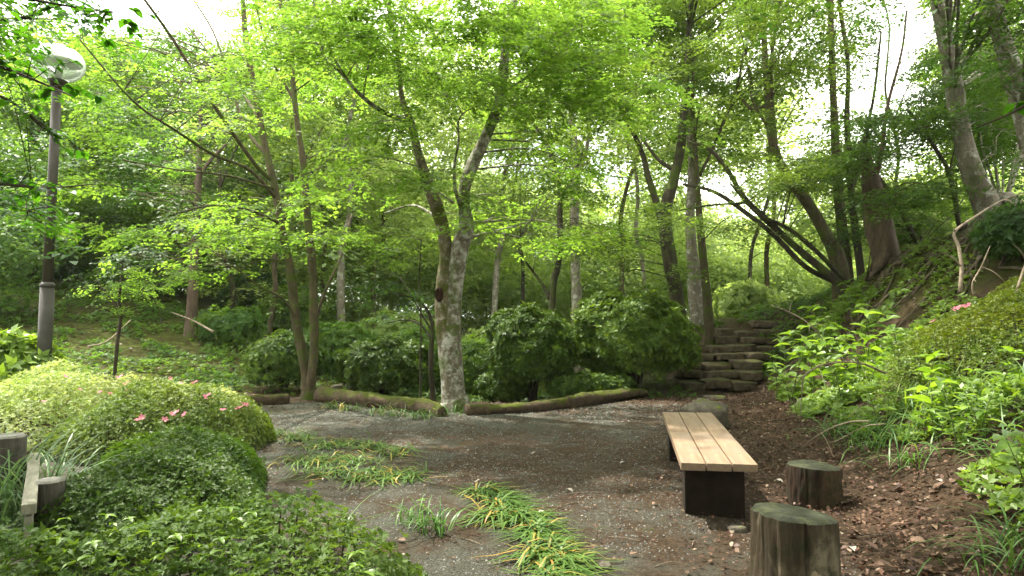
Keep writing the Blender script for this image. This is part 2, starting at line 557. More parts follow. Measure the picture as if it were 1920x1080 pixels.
tag(gobj, 'brown soil and dark gravel clearing rising to mossy banks', kind='structure')


# ------------------------------------------------------------------ foliage generators
def orth(n):
    """unit vectors perpendicular to n (k,3)"""
    r = RNG.normal(size=n.shape)
    d = r - n * (r * n).sum(1)[:, None]
    return d / (np.linalg.norm(d, axis=1)[:, None] + 1e-9)


def leaves_np(P, Nn, L, Wd, fold=.15, dirs=None, lvar=.35):
    """one bent quad per leaf"""
    k = len(P)
    D = orth(Nn) if dirs is None else dirs
    Sd = np.cross(Nn, D)
    l = L * (1 + RNG.uniform(-lvar, lvar, k))[:, None]
    w = l * (Wd / L)
    c = l * fold
    V = np.empty((k, 4, 3))
    V[:, 0] = P
    V[:, 1] = P + D * l * .45 + Sd * w * .5 + Nn * c
    V[:, 2] = P + D * l
    V[:, 3] = P + D * l * .45 - Sd * w * .5 + Nn * c
    return V.reshape(-1, 3)


def quads(k):
    return np.arange(4 * k).reshape(-1, 4)


def unit(v):
    return v / (np.linalg.norm(v, axis=1)[:, None] + 1e-9)


def clump_leaves(c, r, n, L, aspect=.6, flat=.10, droop=.28, spread=.07, tilt=.38):
    """a layered, roughly level spray of leaves"""
    m = max(3, n // 11)
    ang = RNG.uniform(0, 6.283, m)
    rr = np.sqrt(RNG.uniform(0, 1, m)) * (1 + .35 * np.sin(ang * 3 + RNG.uniform(0, 6)) + .2 * np.sin(ang * 5 + RNG.uniform(0, 6)))
    e = RNG.uniform(.6, 1.)
    th = RNG.uniform(0, 6.28)
    X, Y = rr * np.cos(ang), rr * np.sin(ang) * e
    x = (X * math.cos(th) - Y * math.sin(th)) * r
    y = (X * math.sin(th) + Y * math.cos(th)) * r
    z = -droop * r * rr ** 2 + RNG.normal(0, flat * r, m) + .22 * x * math.sin(th * 3) * .5
    sub = np.stack([x, y, z], 1) + np.array(c)
    idx = RNG.integers(0, m, n)
    P = sub[idx] + RNG.normal(0, 1, (n, 3)) * np.array([spread * 1.3, spread * 1.3, spread * .45])
    Nn = unit(np.array([0, 0, 1.]) + RNG.normal(0, tilt, (n, 3)))
    return leaves_np(P, Nn, L, L * aspect)


def rosette_mesh(name, mat, L, aspect, rose, ext=0, seed=0):
    """a whorl of leaves of real size; ext > 0 makes a flat branching spray of that many leaves"""
    global RNG
    keep, RNG = RNG, np.random.default_rng(seed + 77)
    if ext:
        n = ext
        t = np.linspace(.08, 1, n)
        R_ = L * 4.2
        sd = np.where(np.arange(n) % 2 == 0, 1, -1)
        fan = RNG.uniform(-.9, .9, n)
        rr = t * R_
        P = np.stack([rr * np.cos(fan) - R_ * .45, rr * np.sin(fan) + sd * L * .3, RNG.normal(0, L * .22, n) - .25 * rr ** 2 / R_], 1)
        a = fan + sd * RNG.uniform(.2, 1.0, n)
        D = unit(np.stack([np.cos(a), np.sin(a), RNG.uniform(-.45, .15, n)], 1))
        Nn = unit(np.stack([RNG.normal(0, .22, n), RNG.normal(0, .22, n), np.ones(n)], 1))
        Nn = unit(Nn - D * (Nn * D).sum(1)[:, None])
        if aspect > .7:  # lobed maple leaf: three fingers
            out = []
            S_ = np.cross(Nn, D)
            for an, l in ((0, 1), (.85, .8), (-.85, .8)):
                out.append(leaves_np(P, Nn, L * l, L * l * .46, .05, D * math.cos(an) + S_ * math.sin(an), .1))
            V = np.concatenate(out)
        else:
            V = leaves_np(P, Nn, L, L * aspect, .12, D, .25)
    else:
        V = rosettes(np.zeros((1, 3)), np.array([[0, 0, 1.]]), L, aspect, rose)
    RNG = keep
    return mesh_np(name, V, quads(len(V) // 4), mat, link=False)


_PROTO = {}


def protos_for(mat, L, aspect, rose, ext):
    k = (mat.name, round(L, 4), aspect, rose, ext)
    if k not in _PROTO:
        obs = [bpy.data.objects.new('leaf_spray', rosette_mesh('leaf_spray', mat, L, aspect, rose, ext, s)) for s in range(3)]
        ng = bpy.data.node_groups.new('leaves_on_twigs', 'GeometryNodeTree')
        ng.interface.new_socket('Geometry', in_out='INPUT', socket_type='NodeSocketGeometry')
        ng.interface.new_socket('Geometry', in_out='OUTPUT', socket_type='NodeSocketGeometry')
        gi, go = ng.nodes.new('NodeGroupInput'), ng.nodes.new('NodeGroupOutput')
        jn = ng.nodes.new('GeometryNodeJoinGeometry')
        for ob in obs:
            oi = ng.nodes.new('GeometryNodeObjectInfo')
            oi.inputs['Object'].default_value = ob
            oi.inputs['As Instance'].default_value = True
            ng.links.new(oi.outputs['Geometry'], jn.inputs[0])
        ip = ng.nodes.new('GeometryNodeInstanceOnPoints')
        ip.inputs['Pick Instance'].default_value = True
        for at_, dt, sk in (('rot', 'FLOAT_VECTOR', 'Rotation'), ('size', 'FLOAT', 'Scale'), ('pick', 'INT', 'Instance Index')):
            na = ng.nodes.new('GeometryNodeInputNamedAttribute')
            na.data_type = dt
            na.inputs['Name'].default_value = at_
            ng.links.new(na.outputs['Attribute'], ip.inputs[sk])
        ng.links.new(gi.outputs[0], ip.inputs['Points'])
        ng.links.new(jn.outputs[0], ip.inputs['Instance'])
        ng.links.new(ip.outputs[0], go.inputs[0])
        _PROTO[k] = ng
    return _PROTO[k]


NLEAF = [0, 0]


def scatter(name, P, Nn, mat, L, aspect, rose=5, ext=0, parent=None, svar=.42):
    """whorls or sprays of real leaves set at P, facing Nn"""
    P = np.asarray(P, float)
    k = len(P)
    me = bpy.data.meshes.new(name)
    me.vertices.add(k)
    me.vertices.foreach_set('co', P.astype(np.float32).ravel())
    D = orth(Nn)
    Sd = np.cross(Nn, D)
    # columns D, Sd, Nn
    e = np.stack([np.arctan2(Sd[:, 2], Nn[:, 2]), np.arcsin(np.clip(-D[:, 2], -1, 1)), np.arctan2(D[:, 1], D[:, 0])], 1)
    a1 = me.attributes.new('rot', 'FLOAT_VECTOR', 'POINT')
    a1.data.foreach_set('vector', e.astype(np.float32).ravel())
    a2 = me.attributes.new('size', 'FLOAT', 'POINT')
    a2.data.foreach_set('value', (1 + RNG.uniform(-svar, svar, k)).astype(np.float32))
    a3 = me.attributes.new('pick', 'INT', 'POINT')
    a3.data.foreach_set('value', RNG.integers(0, 3, k).astype(np.int32))
    o = bpy.data.objects.new(name, me)
    me.materials.append(mat)
    COL.objects.link(o)
    if parent: o.parent = parent
    md = o.modifiers.new('leaves', 'NODES')
    md.node_group = protos_for(mat, L, aspect, rose, ext)
    NLEAF[0] += k
    NLEAF[1] += k * (ext or rose)
    return o


def clump_points(c, r, n, axis=None, flat=.07, droop=.26):
    """spray positions in one level, lobed, slightly drooping tier of foliage"""
    ang = RNG.uniform(0, 6.283, n)
    lob = 1 + .30 * np.sin(ang * 3 + RNG.uniform(0, 6)) + .2 * np.sin(ang * 5 + RNG.uniform(0, 6)) + .12 * np.sin(ang * 9 + RNG.uniform(0, 6))
    rr = np.sqrt(RNG.uniform(0, 1, n)) * lob
    e = RNG.uniform(.55, .95)
    th = RNG.uniform(0, 6.28)
    X, Y = rr * np.cos(ang), rr * np.sin(ang) * e
    x = (X * math.cos(th) - Y * math.sin(th)) * r
    y = (X * math.sin(th) + Y * math.cos(th)) * r
    z = -droop * r * rr ** 2 + RNG.normal(0, flat * r, n)
    sl = np.zeros(2) if axis is None else np.asarray(axis) * .22
    z = z - sl[0] * x - sl[1] * y
    Nn = unit(np.stack([droop * 1.2 * x / r + sl[0], droop * 1.2 * y / r + sl[1], np.ones(n)], 1) + RNG.normal(0, .16, (n, 3)))
    return np.stack([x, y, z], 1) + np.array(c), Nn


# openings in the roof of leaves through which the sun reaches the floor: (x, y, z of the lit spot, rx, ry)
SUNSPOTS = [(-6.0, 8.9, .7, 2.9, 1.5, 1.), (-1.9, 10.7, 0, 2.2, .75, .9), (2.0, 9.7, 0, .9, .45, .85), (.4, 10.9, 0, 1.4, .4, .8), (-4.3, 6.2, .3, .5, .6, .8), (-.4, 8.3, 0, .9, .35, .7), (-1, 11.2, 2.2, .5, .5, .8), (4.8, 5.6, .8, 1.2, 1.0, .85), (5.2, 9.6, .9, 1.1, 1.2, .85), (6, 12.2, 1.3, 1.2, 1.2, .85), (-2.6, 3.6, .3, 1.3, .9, .6), (1.2, 5.6, 0, 1, .6, .6), (-2.3, 7.9, 0, .9, .7, .8), (5.8, 17.2, 1, 1, 1, .7), (-11, 15.5, 1, 4, 2.2, .85), (-3, 22, 0, 3, 2, .8), (3, 24, 0, 4, 3, .8), (6.2, 7.6, 1.4, .7, .5, .7)]


def in_sun(p, r=0.):
    for x0, y0, z0, rx, ry, pr in SUNSPOTS:
        t = (p[2] - z0) / SUN.z
        if t < 0: continue
        qx, qy = p[0] - SUN.x * t - x0, p[1] - SUN.y * t - y0
        if (qx / (rx + r)) ** 2 + (qy / (ry + r)) ** 2 < 1 and RNG.random() < pr: return True
    return False


# sky openings seen between the crowns (photograph pixels: cx, cy, rx, ry, chance of a spray being dropped)
GAPS = [(410, 60, 80, 65, .8), (350, 190, 45, 30, .8), (390, 280, 60, 35, .5), (1120, 60, 40, 25, .5), (1165, 300, 75, 70, .85), (1110, 240, 40, 30, .6),
        (1505, 215, 72, 85, .85), (1400, 240, 30, 45, .5), (1690, 110, 60, 110, .9), (1700, 300, 65, 60, .8), (1470, 400, 50, 40, .6), (1340, 380, 60, 40, .6),
        (1600, 330, 50, 90, .5), (780, 170, 25, 30, .3), (930, 290, 50, 30, .5), (1000, 340, 40, 40, .5), (55, 265, 45, 25, .5), (1850, 300, 50, 60, .4), (1480, 150, 10, 10, .1), (1210, 170, 40, 40, .4), (1130, 440, 200, 60, .25), (1370, 470, 120, 50, .45),
        (1520, 60, 60, 60, .5), (1300, 250, 30, 60, .4), (620, 560, 110, 50, .25)]


def in_gap(p, k=1.0):
    if p[1] < .5: return False
    u, v = pix(p)
    for cx, cy, rx, ry, pr in GAPS:
        if ((u - cx) / rx) ** 2 + ((v - cy) / ry) ** 2 < 1 and RNG.random() < pr * k:
            return True
    return False


DENS = 1.0


def make_tree(kind, label, cat, stems, d, bark, leaf, regions, L=.055, per=38, sides=10, group=None, base=True, twigs=True, aspect=.62, gapk=1.0, flat=.08, tilt=.38, wob=.07, extra=None, hue=None):
    """stems: list of [(px, py, width_px, [depth offset])...]; the first stem starts at the ground.
    regions: (px, py, rx, ry, d0, d1, clumps, radius)"""
    b = stems[0][0]
    bx = (b[0] - 960) / F * d
    bz = h1(bx, d)
    root = empty(kind, (bx, d, bz), label=label, cat=cat, group=group)
    O = np.array([bx, d, bz])
    mb = MB()
    mb2 = MB()
    skel = []
    for si, st in enumerate(stems):
        pts, rad = [], []
        for q in st:
            dd = d + (q[3] if len(q) > 3 else 0)
            p = np.array(W(q[0], q[1], dd))
            pts.append(p)
            rad.append(max(.006, q[2] / F * dd * .5))
        if si == 0 and base:
            gz = h1(pts[0][0], pts[0][1])
            pts[0][2] = gz + .12
            pts.insert(0, np.array([pts[0][0], pts[0][1], gz - .35]))
            rad.insert(0, rad[0] * 1.35)
            rad[0] = rad[1] * 1.5
        P, R = smooth_path(pts, rad, 5)
        big = rad[0] > .05
        Vt, Qt = tube_np(P - O, R, sides if big else 6, wob if big else 0, si)
        (mb2 if (extra and si == 1) else mb).add(Vt, Qt)
        skel.append(np.column_stack([P, R]))
    SK = np.vstack(skel)
    # crown
    cl = []
    for (px, py, rx, ry, d0, d1, n, r) in regions:
        k = 0
        tries = 0
        while k < n and tries < n * 6:
            tries += 1
            a, q = RNG.uniform(0, 6.283), math.sqrt(RNG.random())
            dd = RNG.uniform(d0, d1)
            p = np.array(W(px + rx * q * math.cos(a), py + ry * q * math.sin(a), dd))
            if in_gap(p, gapk): 
                if RNG.random() < .5: k += 1
                continue
            if p[2] < h1(p[0], p[1]) + .5: continue
            rq = r * RNG.uniform(.65, 1.25)
            if in_sun(p, rq * .7):
                if RNG.random() < .5: k += 1
                continue
            cl.append((p, rq))
            k += 1
    if cl and twigs:
        used = 0
        for p, r in cl:
            dv = SK[:, :3] - p
            dist = np.linalg.norm(dv * np.array([1, 1, .8]), axis=1) + np.where(SK[:, 2] > p[2] + .1, 1.5, 0)
            j = int(np.argmin(dist))
            if dist[j] > 7: continue
            a0 = SK[j, :3]
            m_ = a0 * .45 + p * .55 + np.array([0, 0, .12 * dist[j]]) + RNG.normal(0, .06, 3) * dist[j]
            rr = min(SK[j, 3] * .5, .008 + .005 * dist[j])
            P, R = smooth_path([a0, m_, p + np.array([0, 0, -.04])], [rr, rr * .6, .004], 3)
            Vt, Qt = tube_np(P - O, R, 4)
            mb.add(Vt, Qt)
            for _ in range(3):
                an = RNG.uniform(0, 6.28)
                e = p + np.array([math.cos(an), math.sin(an), -.22]) * r * .7
                P, R = smooth_path([p, (p + e) / 2 + RNG.normal(0, .05, 3), e], [.005, .004, .002], 2)
                Vt, Qt = tube_np(P - O, R, 4)
                mb.add(Vt, Qt)
    mb.build('trunk', bark, root)
    if extra: mb2.build('second_trunk', extra, root)
    if cl:
        out = []
        for p, r in cl:
            ax = (p - O)[:2]
            ax = ax / (np.linalg.norm(ax) + .5)
            out.append(clump_points(p - O, r, max(8, int(per * DENS * (r / .8) ** 2 * (.055 / L) ** 2)), ax, flat))
        co = scatter('crown', np.concatenate([q[0] for q in out]), np.concatenate([q[1] for q in out]), leaf, L, aspect, ext=13, parent=root)
        co['kind'] = 'stuff'
    return root


def mound_foliage(c, rad, n, L, aspect, rose=5, up=.25, lumps=.15, depth=.25, seed=0, rest=None, lowcut=-.75):
    """rosettes of leaves over a lumpy ellipsoid shell"""
    m = n
    dv = unit(RNG.normal(size=(m, 3)))
    dv = dv[dv[:, 2] > lowcut]
    m = len(dv)
    ph = np.random.default_rng(seed).uniform(0, 6.28, 8)
    lump = 1 + lumps * (np.sin(dv[:, 0] * 5 + ph[0]) * np.sin(dv[:, 1] * 5 + ph[1]) + .7 * np.sin(dv[:, 2] * 7 + ph[2]) * np.sin(dv[:, 0] * 9 + ph[3]) + .5 * np.sin(dv[:, 1] * 13 + ph[4]) * np.sin(dv[:, 2] * 12 + ph[5]))
    k = lump * (1 - depth * RNG.uniform(0, 1, m) ** 2.2) * (1 + np.where(RNG.random(m) < .16, RNG.exponential(.05, m), 0))
    P = dv * k[:, None] * np.array(rad) + np.array(c)
    Nn = unit(dv / np.array(rad) * np.mean(rad) + np.array([0, 0, up]) + RNG.normal(0, .28, (m, 3)))
    return P, Nn


def rosettes(P, Nn, L, aspect, rose=5, open_=.75):
    m = len(P)
    D0 = orth(Nn)
    S0 = np.cross(Nn, D0)
    out = []
    for i in range(rose):
        a = 2 * math.pi * i / rose + RNG.uniform(-.3, .3, m)
        rad = (np.cos(a)[:, None] * D0 + np.sin(a)[:, None] * S0)
        up = RNG.uniform(.1, .9, m)[:, None] * open_
        d = unit(rad + Nn * up)
        nn = unit(Nn - rad * up)
        out.append(leaves_np(P, nn, L, L * aspect, .08, d))
    V = np.stack([o.reshape(m, 4, 3) for o in out], 1)
    return V.reshape(-1, 3)


def make_shrub(kind, label, cat, px, py_base, d, rad, leaf, n, L=.08, aspect=.38, rose=6, bark=None, lift=.0, lobes=5, group=None, seed=0, depth=.3):
    bx = (px - 960) / F * d
    gz = h1(bx, d)
    root = empty(kind, (bx, d, gz), label=label, cat=cat, group=group)
    rs = np.random.default_rng(seed + 3)
    mb = MB()
    for i in range(6):
        a = i * 1.05 + rs.uniform(-.3, .3)
        e = np.array([math.cos(a) * rad[0] * .55, math.sin(a) * rad[1] * .55, lift + rad[2] * rs.uniform(.9, 1.4)])
        mb.tube([(math.cos(a) * .06, math.sin(a) * .06, -.15), (e[0] * .25, e[1] * .25, e[2] * .35), tuple(e)], [.05 * rad[0], .035 * rad[0], .01], 6, 3)
    mb.build('stem', bark or M_bark_dark, root)
    parts = [mound_foliage((0, 0, lift + rad[2]), rad, n, L, aspect, rose, seed=seed, depth=depth)]
    for i in range(lobes):
        a = rs.uniform(0, 6.28)
        q = rs.uniform(.35, .65)
        cz = lift + rad[2] * (1 + rs.uniform(-.5, .6))
        s = rs.uniform(.35, .55)
        parts.append(mound_foliage((math.cos(a) * rad[0] * q, math.sin(a) * rad[1] * q, cz), tuple(v * s for v in rad), int(n * .22), L, aspect, rose, seed=seed + i + 9, depth=depth))
    V = np.concatenate([q[0] for q in parts])
    V[:, 2] = np.maximum(V[:, 2], .04 + RNG.uniform(0, .05, len(V)))
    o = scatter('foliage', V, np.concatenate([q[1] for q in parts]), leaf, L, aspect, rose, parent=root)
    o['kind'] = 'stuff'
    return root


def blades(n, spread, length, width, arch, comb_dir=None, comb_k=0., segs=5, floor=0.012, lean=(.2, 1.)):
    """strap leaves that rise, arch over and lie down"""
    a = RNG.uniform(0, 6.283, n)
    d = np.stack([np.cos(a), np.sin(a)], 1)
    if comb_dir is not None:
        d = d * (1 - comb_k) + np.array(comb_dir)[None] * comb_k
        d /= np.linalg.norm(d, axis=1)[:, None] + 1e-6
    b = RNG.normal(0, spread, (n, 2))
    L = length * RNG.uniform(.6, 1.15, n)
    ln = RNG.uniform(lean[0], lean[1], n)
    curl = RNG.uniform(.6, 1.3, n) * arch
    pos = np.column_stack([b, np.zeros(n)])
    ang = math.pi / 2 - ln * .9
    side0 = np.stack([-d[:, 1], d[:, 0], np.zeros(n)], 1)
    V = np.empty((n, segs + 1, 2, 3))
    for s in range(segs + 1):
        t = s / segs
        w = width * (1 - t ** 2.2) * (.55 + .45 * min(1, t * 4)) + .0008
        V[:, s, 0] = pos + side0 * w * .5
        V[:, s, 1] = pos - side0 * w * .5
        step = L / segs
        pos = pos + np.column_stack([d * (np.cos(ang) * step)[:, None], np.sin(ang) * step])
        ang = ang - curl * (1.7 / segs) * (1.3 - .4 * t)
        ang = np.where(pos[:, 2] < floor + .02, np.maximum(ang, -.05), np.maximum(ang, -1.3))
        pos[:, 2] = np.maximum(pos[:, 2], floor + RNG.uniform(0, .02, n))
    V = V.reshape(-1, 3)
    k = np.arange(n)[:, None] * (segs + 1) * 2 + np.arange(segs)[None] * 2
    k = k.ravel()
    return V, np.stack([k, k + 1, k + 3, k + 2], 1)


def tuft(kind, label, cat, x, y, n, spread, length, width, arch, mat, group=None, comb_dir=None, comb_k=0., lean=(.2, 1.), zoff=0.):
    V, Q = blades(n, spread, length, width, arch, comb_dir, comb_k, lean=lean)
    gz = h1(x, y)
    V[:, 2] += np.clip(H(V[:, 0] + x, V[:, 1] + y) - gz, -.4, .6)
    o = mesh_np(kind, V, Q, mat, smooth=True)
    o.location = (x, y, gz + zoff)
    return tag(o, label, cat, group)

# ------------------------------------------------------------------ stone staircase
def rock(rad, seed, rough=.10, nu=16, nv=10, boxy=.55):
    """rounded block: superellipsoid with bumps"""
    rs = np.random.default_rng(seed)
    ph = rs.uniform(0, 6.28, 9)
    th = np.linspace(0, 2 * math.pi, nu, endpoint=False)
    f = np.linspace(-math.pi / 2, math.pi / 2, nv)
    TH, FF = np.meshgrid(th, f)
    sp = lambda v, e: np.sign(v) * np.abs(v) ** e
    X = sp(np.cos(FF), boxy) * sp(np.cos(TH), boxy)
    Y = sp(np.cos(FF), boxy) * sp(np.sin(TH), boxy)
    Z = sp(np.sin(FF), boxy)
    k = 1 + rough * (np.sin(3 * X + ph[0]) * np.cos(2.5 * Y + ph[1]) + .7 * np.sin(4 * Z + 3 * Y + ph[2]) + .5 * np.sin(7 * X + ph[3] + 5 * Z) + .35 * np.sin(11 * Y + 9 * X + ph[4]))
    V = np.stack([X * k * rad[0], Y * k * rad[1], Z * k * rad[2]], -1).reshape(-1, 3)
    ii = (np.arange(nv - 1)[:, None] * nu + np.arange(nu)[None]).ravel()
    jj = (np.arange(nv - 1)[:, None] * nu + (np.arange(nu)[None] + 1) % nu).ravel()
    return V, np.stack([ii, jj, jj + nu, ii + nu], 1)


stairs = empty('stone_staircase', (4.6, 15, 0), label='mossy stone staircase of rough blocks climbing between round bush and leafy bank', cat='staircase')
STEPS = [[(300, 520), (520, 800), (805, 1065)], [(290, 525), (545, 882), (885, 1112)], [(350, 522), (528, 805), (825, 1125)],
         [(470, 655), (655, 943), (948, 1205)], [(590, 822), (775, 1058), (1062, 1292)], [(660, 872), (880, 1137), (1140, 1335)],
         [(690, 835), (822, 1075), (1085, 1385)], [(1030, 1322), (1325, 1465)]]
k = 0
for r, row in enumerate(STEPS):
    d = 15.0 + .48 * r
    zt = .178 * (r + 1) + (.06 if r == 7 else 0)
    for (a, b) in row:
        k += 1
        x0, x1 = [((1220 + q / 5.4) - 960) / F * d for q in (a, b)]
        V, Q = rock(((x1 - x0) / 2 * .99, .32 + .05 * math.sin(k * 2.3), .100 + .012 * math.sin(k * 4.4)), 40 + k, .075, 26, 14, .33)
        o = mesh_np('stone', V, Q, M_stone, stairs, smooth=True)
        o.location = ((x0 + x1) / 2 - 4.6, d + .2 + .05 * math.sin(k * 5.1) - 15, zt - .10 + .03 * math.sin(k * 3.7))
        o.rotation_euler = (.05 * math.sin(k), .04 * math.sin(k * 2.1), .07 * math.sin(k * 1.7))

def stone_thing(px, py, w, hgt, label, cat='stone', mat=None, seed=1, yw=.7, z=None, name='stone_block', sink=.3, boxy=.6, rough=.09):
    g = G(px, py)
    if z is None: z = h1(g.x, g.y)
    V, Q = rock((w / 2, w / 2 * yw, hgt / 2), seed, rough, 22, 13, boxy)
    o = mesh_np(name, V, Q, mat or M_boulder, smooth=True)
    o.location = (g.x, g.y + w * yw * .5, z + hgt * (.5 - sink))
    return tag(o, label, cat)


stone_thing(1345, 747, .42, .12, 'flat grey stone lying in the soil before the staircase', seed=3, name='flat_stone')
o = stone_thing(1332, 806, .62, .42, 'lichened grey boulder just behind the far end of the bench', 'boulder', seed=8, name='boulder', sink=.12, rough=.12)
o.rotation_euler.z = -.5
stone_thing(1136, 1066, .075, .06, 'small round grey stone at the tip of the flattened grass row', seed=9, name='small_stone', yw=.9)
stone_thing(1386, 988, .13, .06, 'flat reddish stone half buried in soil before the bench leg', seed=10, name='small_stone')
stone_thing(655, 725, .9, .25, 'pale weathered rock slab behind the left mossy log', seed=12, name='rock_slab', z=-.12)
stone_thing(905, 722, .6, .2, 'grey stone in the green hollow behind the main tree', seed=13, name='rock_slab', z=-.2)

# ------------------------------------------------------------------ mossy logs along the clearing
def log(pts, label, seed):
    """pts: (px, py of the underside, width_px)"""
    P = []
    R = []
    for px, py, w in pts:
        g = G(px, py)
        r = w / F * g.y * .55
        P.append((g.x, g.y + r, r * .8))
        R.append(r)
    P2, R2 = smooth_path(P, R, 10)
    R2 = R2 * (1 + .07 * np.sin(np.arange(len(R2)) * .9 + seed) + .05 * np.sin(np.arange(len(R2)) * 2.3))
    O = P2[0].copy()
    O[2] = 0
    V, Q = tube_np(P2 - O, R2, 20, .13, seed)
    o = mesh_np('mossy_log', V, Q, M_log, smooth=True)
    o.location = O
    return tag(o, label, 'log', 'mossy logs edging the clearing')


log([(597, 752, 25), (660, 760, 27), (740, 772, 28), (800, 780, 27), (828, 786, 22)], 'mossy log lying between the twin-stemmed tree and the lichened main tree', 1)
log([(872, 782, 23), (940, 779, 22), (1010, 774, 21), (1064, 767, 20)], 'moss-topped log running right from the foot of the main tree', 2)
log([(1066, 768, 24), (1120, 757, 22), (1180, 746, 17), (1212, 742, 12)], 'dark mossy log end under the round bushes, third along the clearing edge', 3)
log([(405, 764, 17), (470, 761, 18), (538, 757, 17)], 'short brown log left of the twin-stemmed tree, behind the azalea', 4)

# ------------------------------------------------------------------ bench
def wood_col(nt):
    g = noise(nt, 5, 7, .65, stretch=(6, .5, 6))
    c = ramp(nt, g, [(.3, (.17, .105, .06)), (.5, (.24, .155, .095)), (.7, (.30, .205, .13))])
    w = mrange(nt, noise(nt, 2.2, 6, .7), .40, .62)
    return mixc(nt, w, c, mixc(nt, .45, c, (.18, .16, .135)))


M_plank = simple_mat('bench_wood', wood_col, .6, .3, lambda nt: bump(nt, noise(nt, 30, 5, .6, stretch=(5, .4, 5)), .35, .004))
M_leg = simple_mat('dark_bench_block', lambda nt: ramp(nt, noise(nt, 8, 5, .6), [(.3, (.008, .006, .004)), (.7, (.028, .018, .012))]), .85, .2)
HB = .42
NL, NR, FL, FR = G(1276, 864, HB), G(1424, 875, HB), G(1243, 771, HB), G(1334, 775, HB)
wv = ((NR - NL) + (FR - FL)) / 2
lv = ((FL - NL) + (FR - NR)) / 2
wid = (NR - NL).length
lng = lv.length
lv.normalize()
sv = Vector((lv.y, -lv.x, 0))
cen = (NL + NR + FL + FR) / 4
rz = math.atan2(lv.y, lv.x) - math.pi / 2
bench = empty('park_bench', (cen.x, cen.y, 0), rz, label='low backless bench of three pale planks on dark wooden blocks', cat='bench')
print('bench', wid, lng, cen)


def box(name, size, loc, mat, parent, bev=.006, segs=2, ysub=0):
    import bmesh
    bm = bmesh.new()
    bmesh.ops.create_cube(bm, size=1)
    bmesh.ops.scale(bm, vec=size, verts=bm.verts)
    if bev: bmesh.ops.bevel(bm, geom=list(bm.edges), offset=bev, segments=segs, affect='EDGES', profile=.6)
    me = bpy.data.meshes.new(name)
    bm.to_mesh(me)
    bm.free()
    me.materials.append(mat)
    o = bpy.data.objects.new(name, me)
    COL.objects.link(o)
    o.parent = parent
    o.location = loc
    return o


pw = wid / 3
for i in (-1, 0, 1):
    p = box('plank', (pw - .010, lng, .058), (i * pw, [.0, .004, -.004][i], HB - .029 + i * .0015), M_plank, bench, .005)
for s in (-1, 1):
    box('leg', (wid * .80, .24, HB - .058 + .1), (-.01, s * (lng / 2 - (.34 if s < 0 else .45)), (HB - .058) / 2 - .052), M_leg, bench, .012)
box('crossbar', (.12, lng - 1.1, .09), (0, 0, HB - .105), M_leg, bench, .008)
M_screw = simple_mat('dull_screw', lambda nt: (.12, .11, .1), .5, .5)
for s in (-1, 1):
    for i in (-1, 0, 1):
        m = MB()
        m.tube([(0, 0, -.004), (0, 0, .0025)], [.007, .007], 8, 1)
        o = m.build('screw', M_screw, bench)
        o.location = (i * pw + .02, s * (lng / 2 - .42), HB + i * .0015)

# ------------------------------------------------------------------ stump seats
def stump_mats(name, green, side_a, side_b, pale):
    def side(nt):
        c = ramp(nt, noise(nt, 6, 7, .7, stretch=(1.6, 1.6, .22)), [(.3, side_a), (.7, side_b)])
        f = mrange(nt, noise(nt, 2.6, 4, .6, stretch=(1, 1, .6)), .50, .60)
        c = mixc(nt, f, c, pale)
        return mixc(nt, mrange(nt, noise(nt, 12, 6, .7), .48, .68), c, green)

    def top(nt):
        return ramp(nt, noise(nt, 9, 7, .7), [(.3, (.012, .012, .008)), (.5, (.030, .034, .016)), (.62, (.055, .060, .026)), (.8, (.11, .10, .07))])
    return (simple_mat(name + '_side', side, .85, .2, lambda nt: bump(nt, noise(nt, 14, 8, .7, stretch=(2, 2, .2)), 1.0, .03)),
            simple_mat(name + '_top', top, .8, .25, lambda nt: bump(nt, noise(nt, 24, 7, .7), .8, .012)))


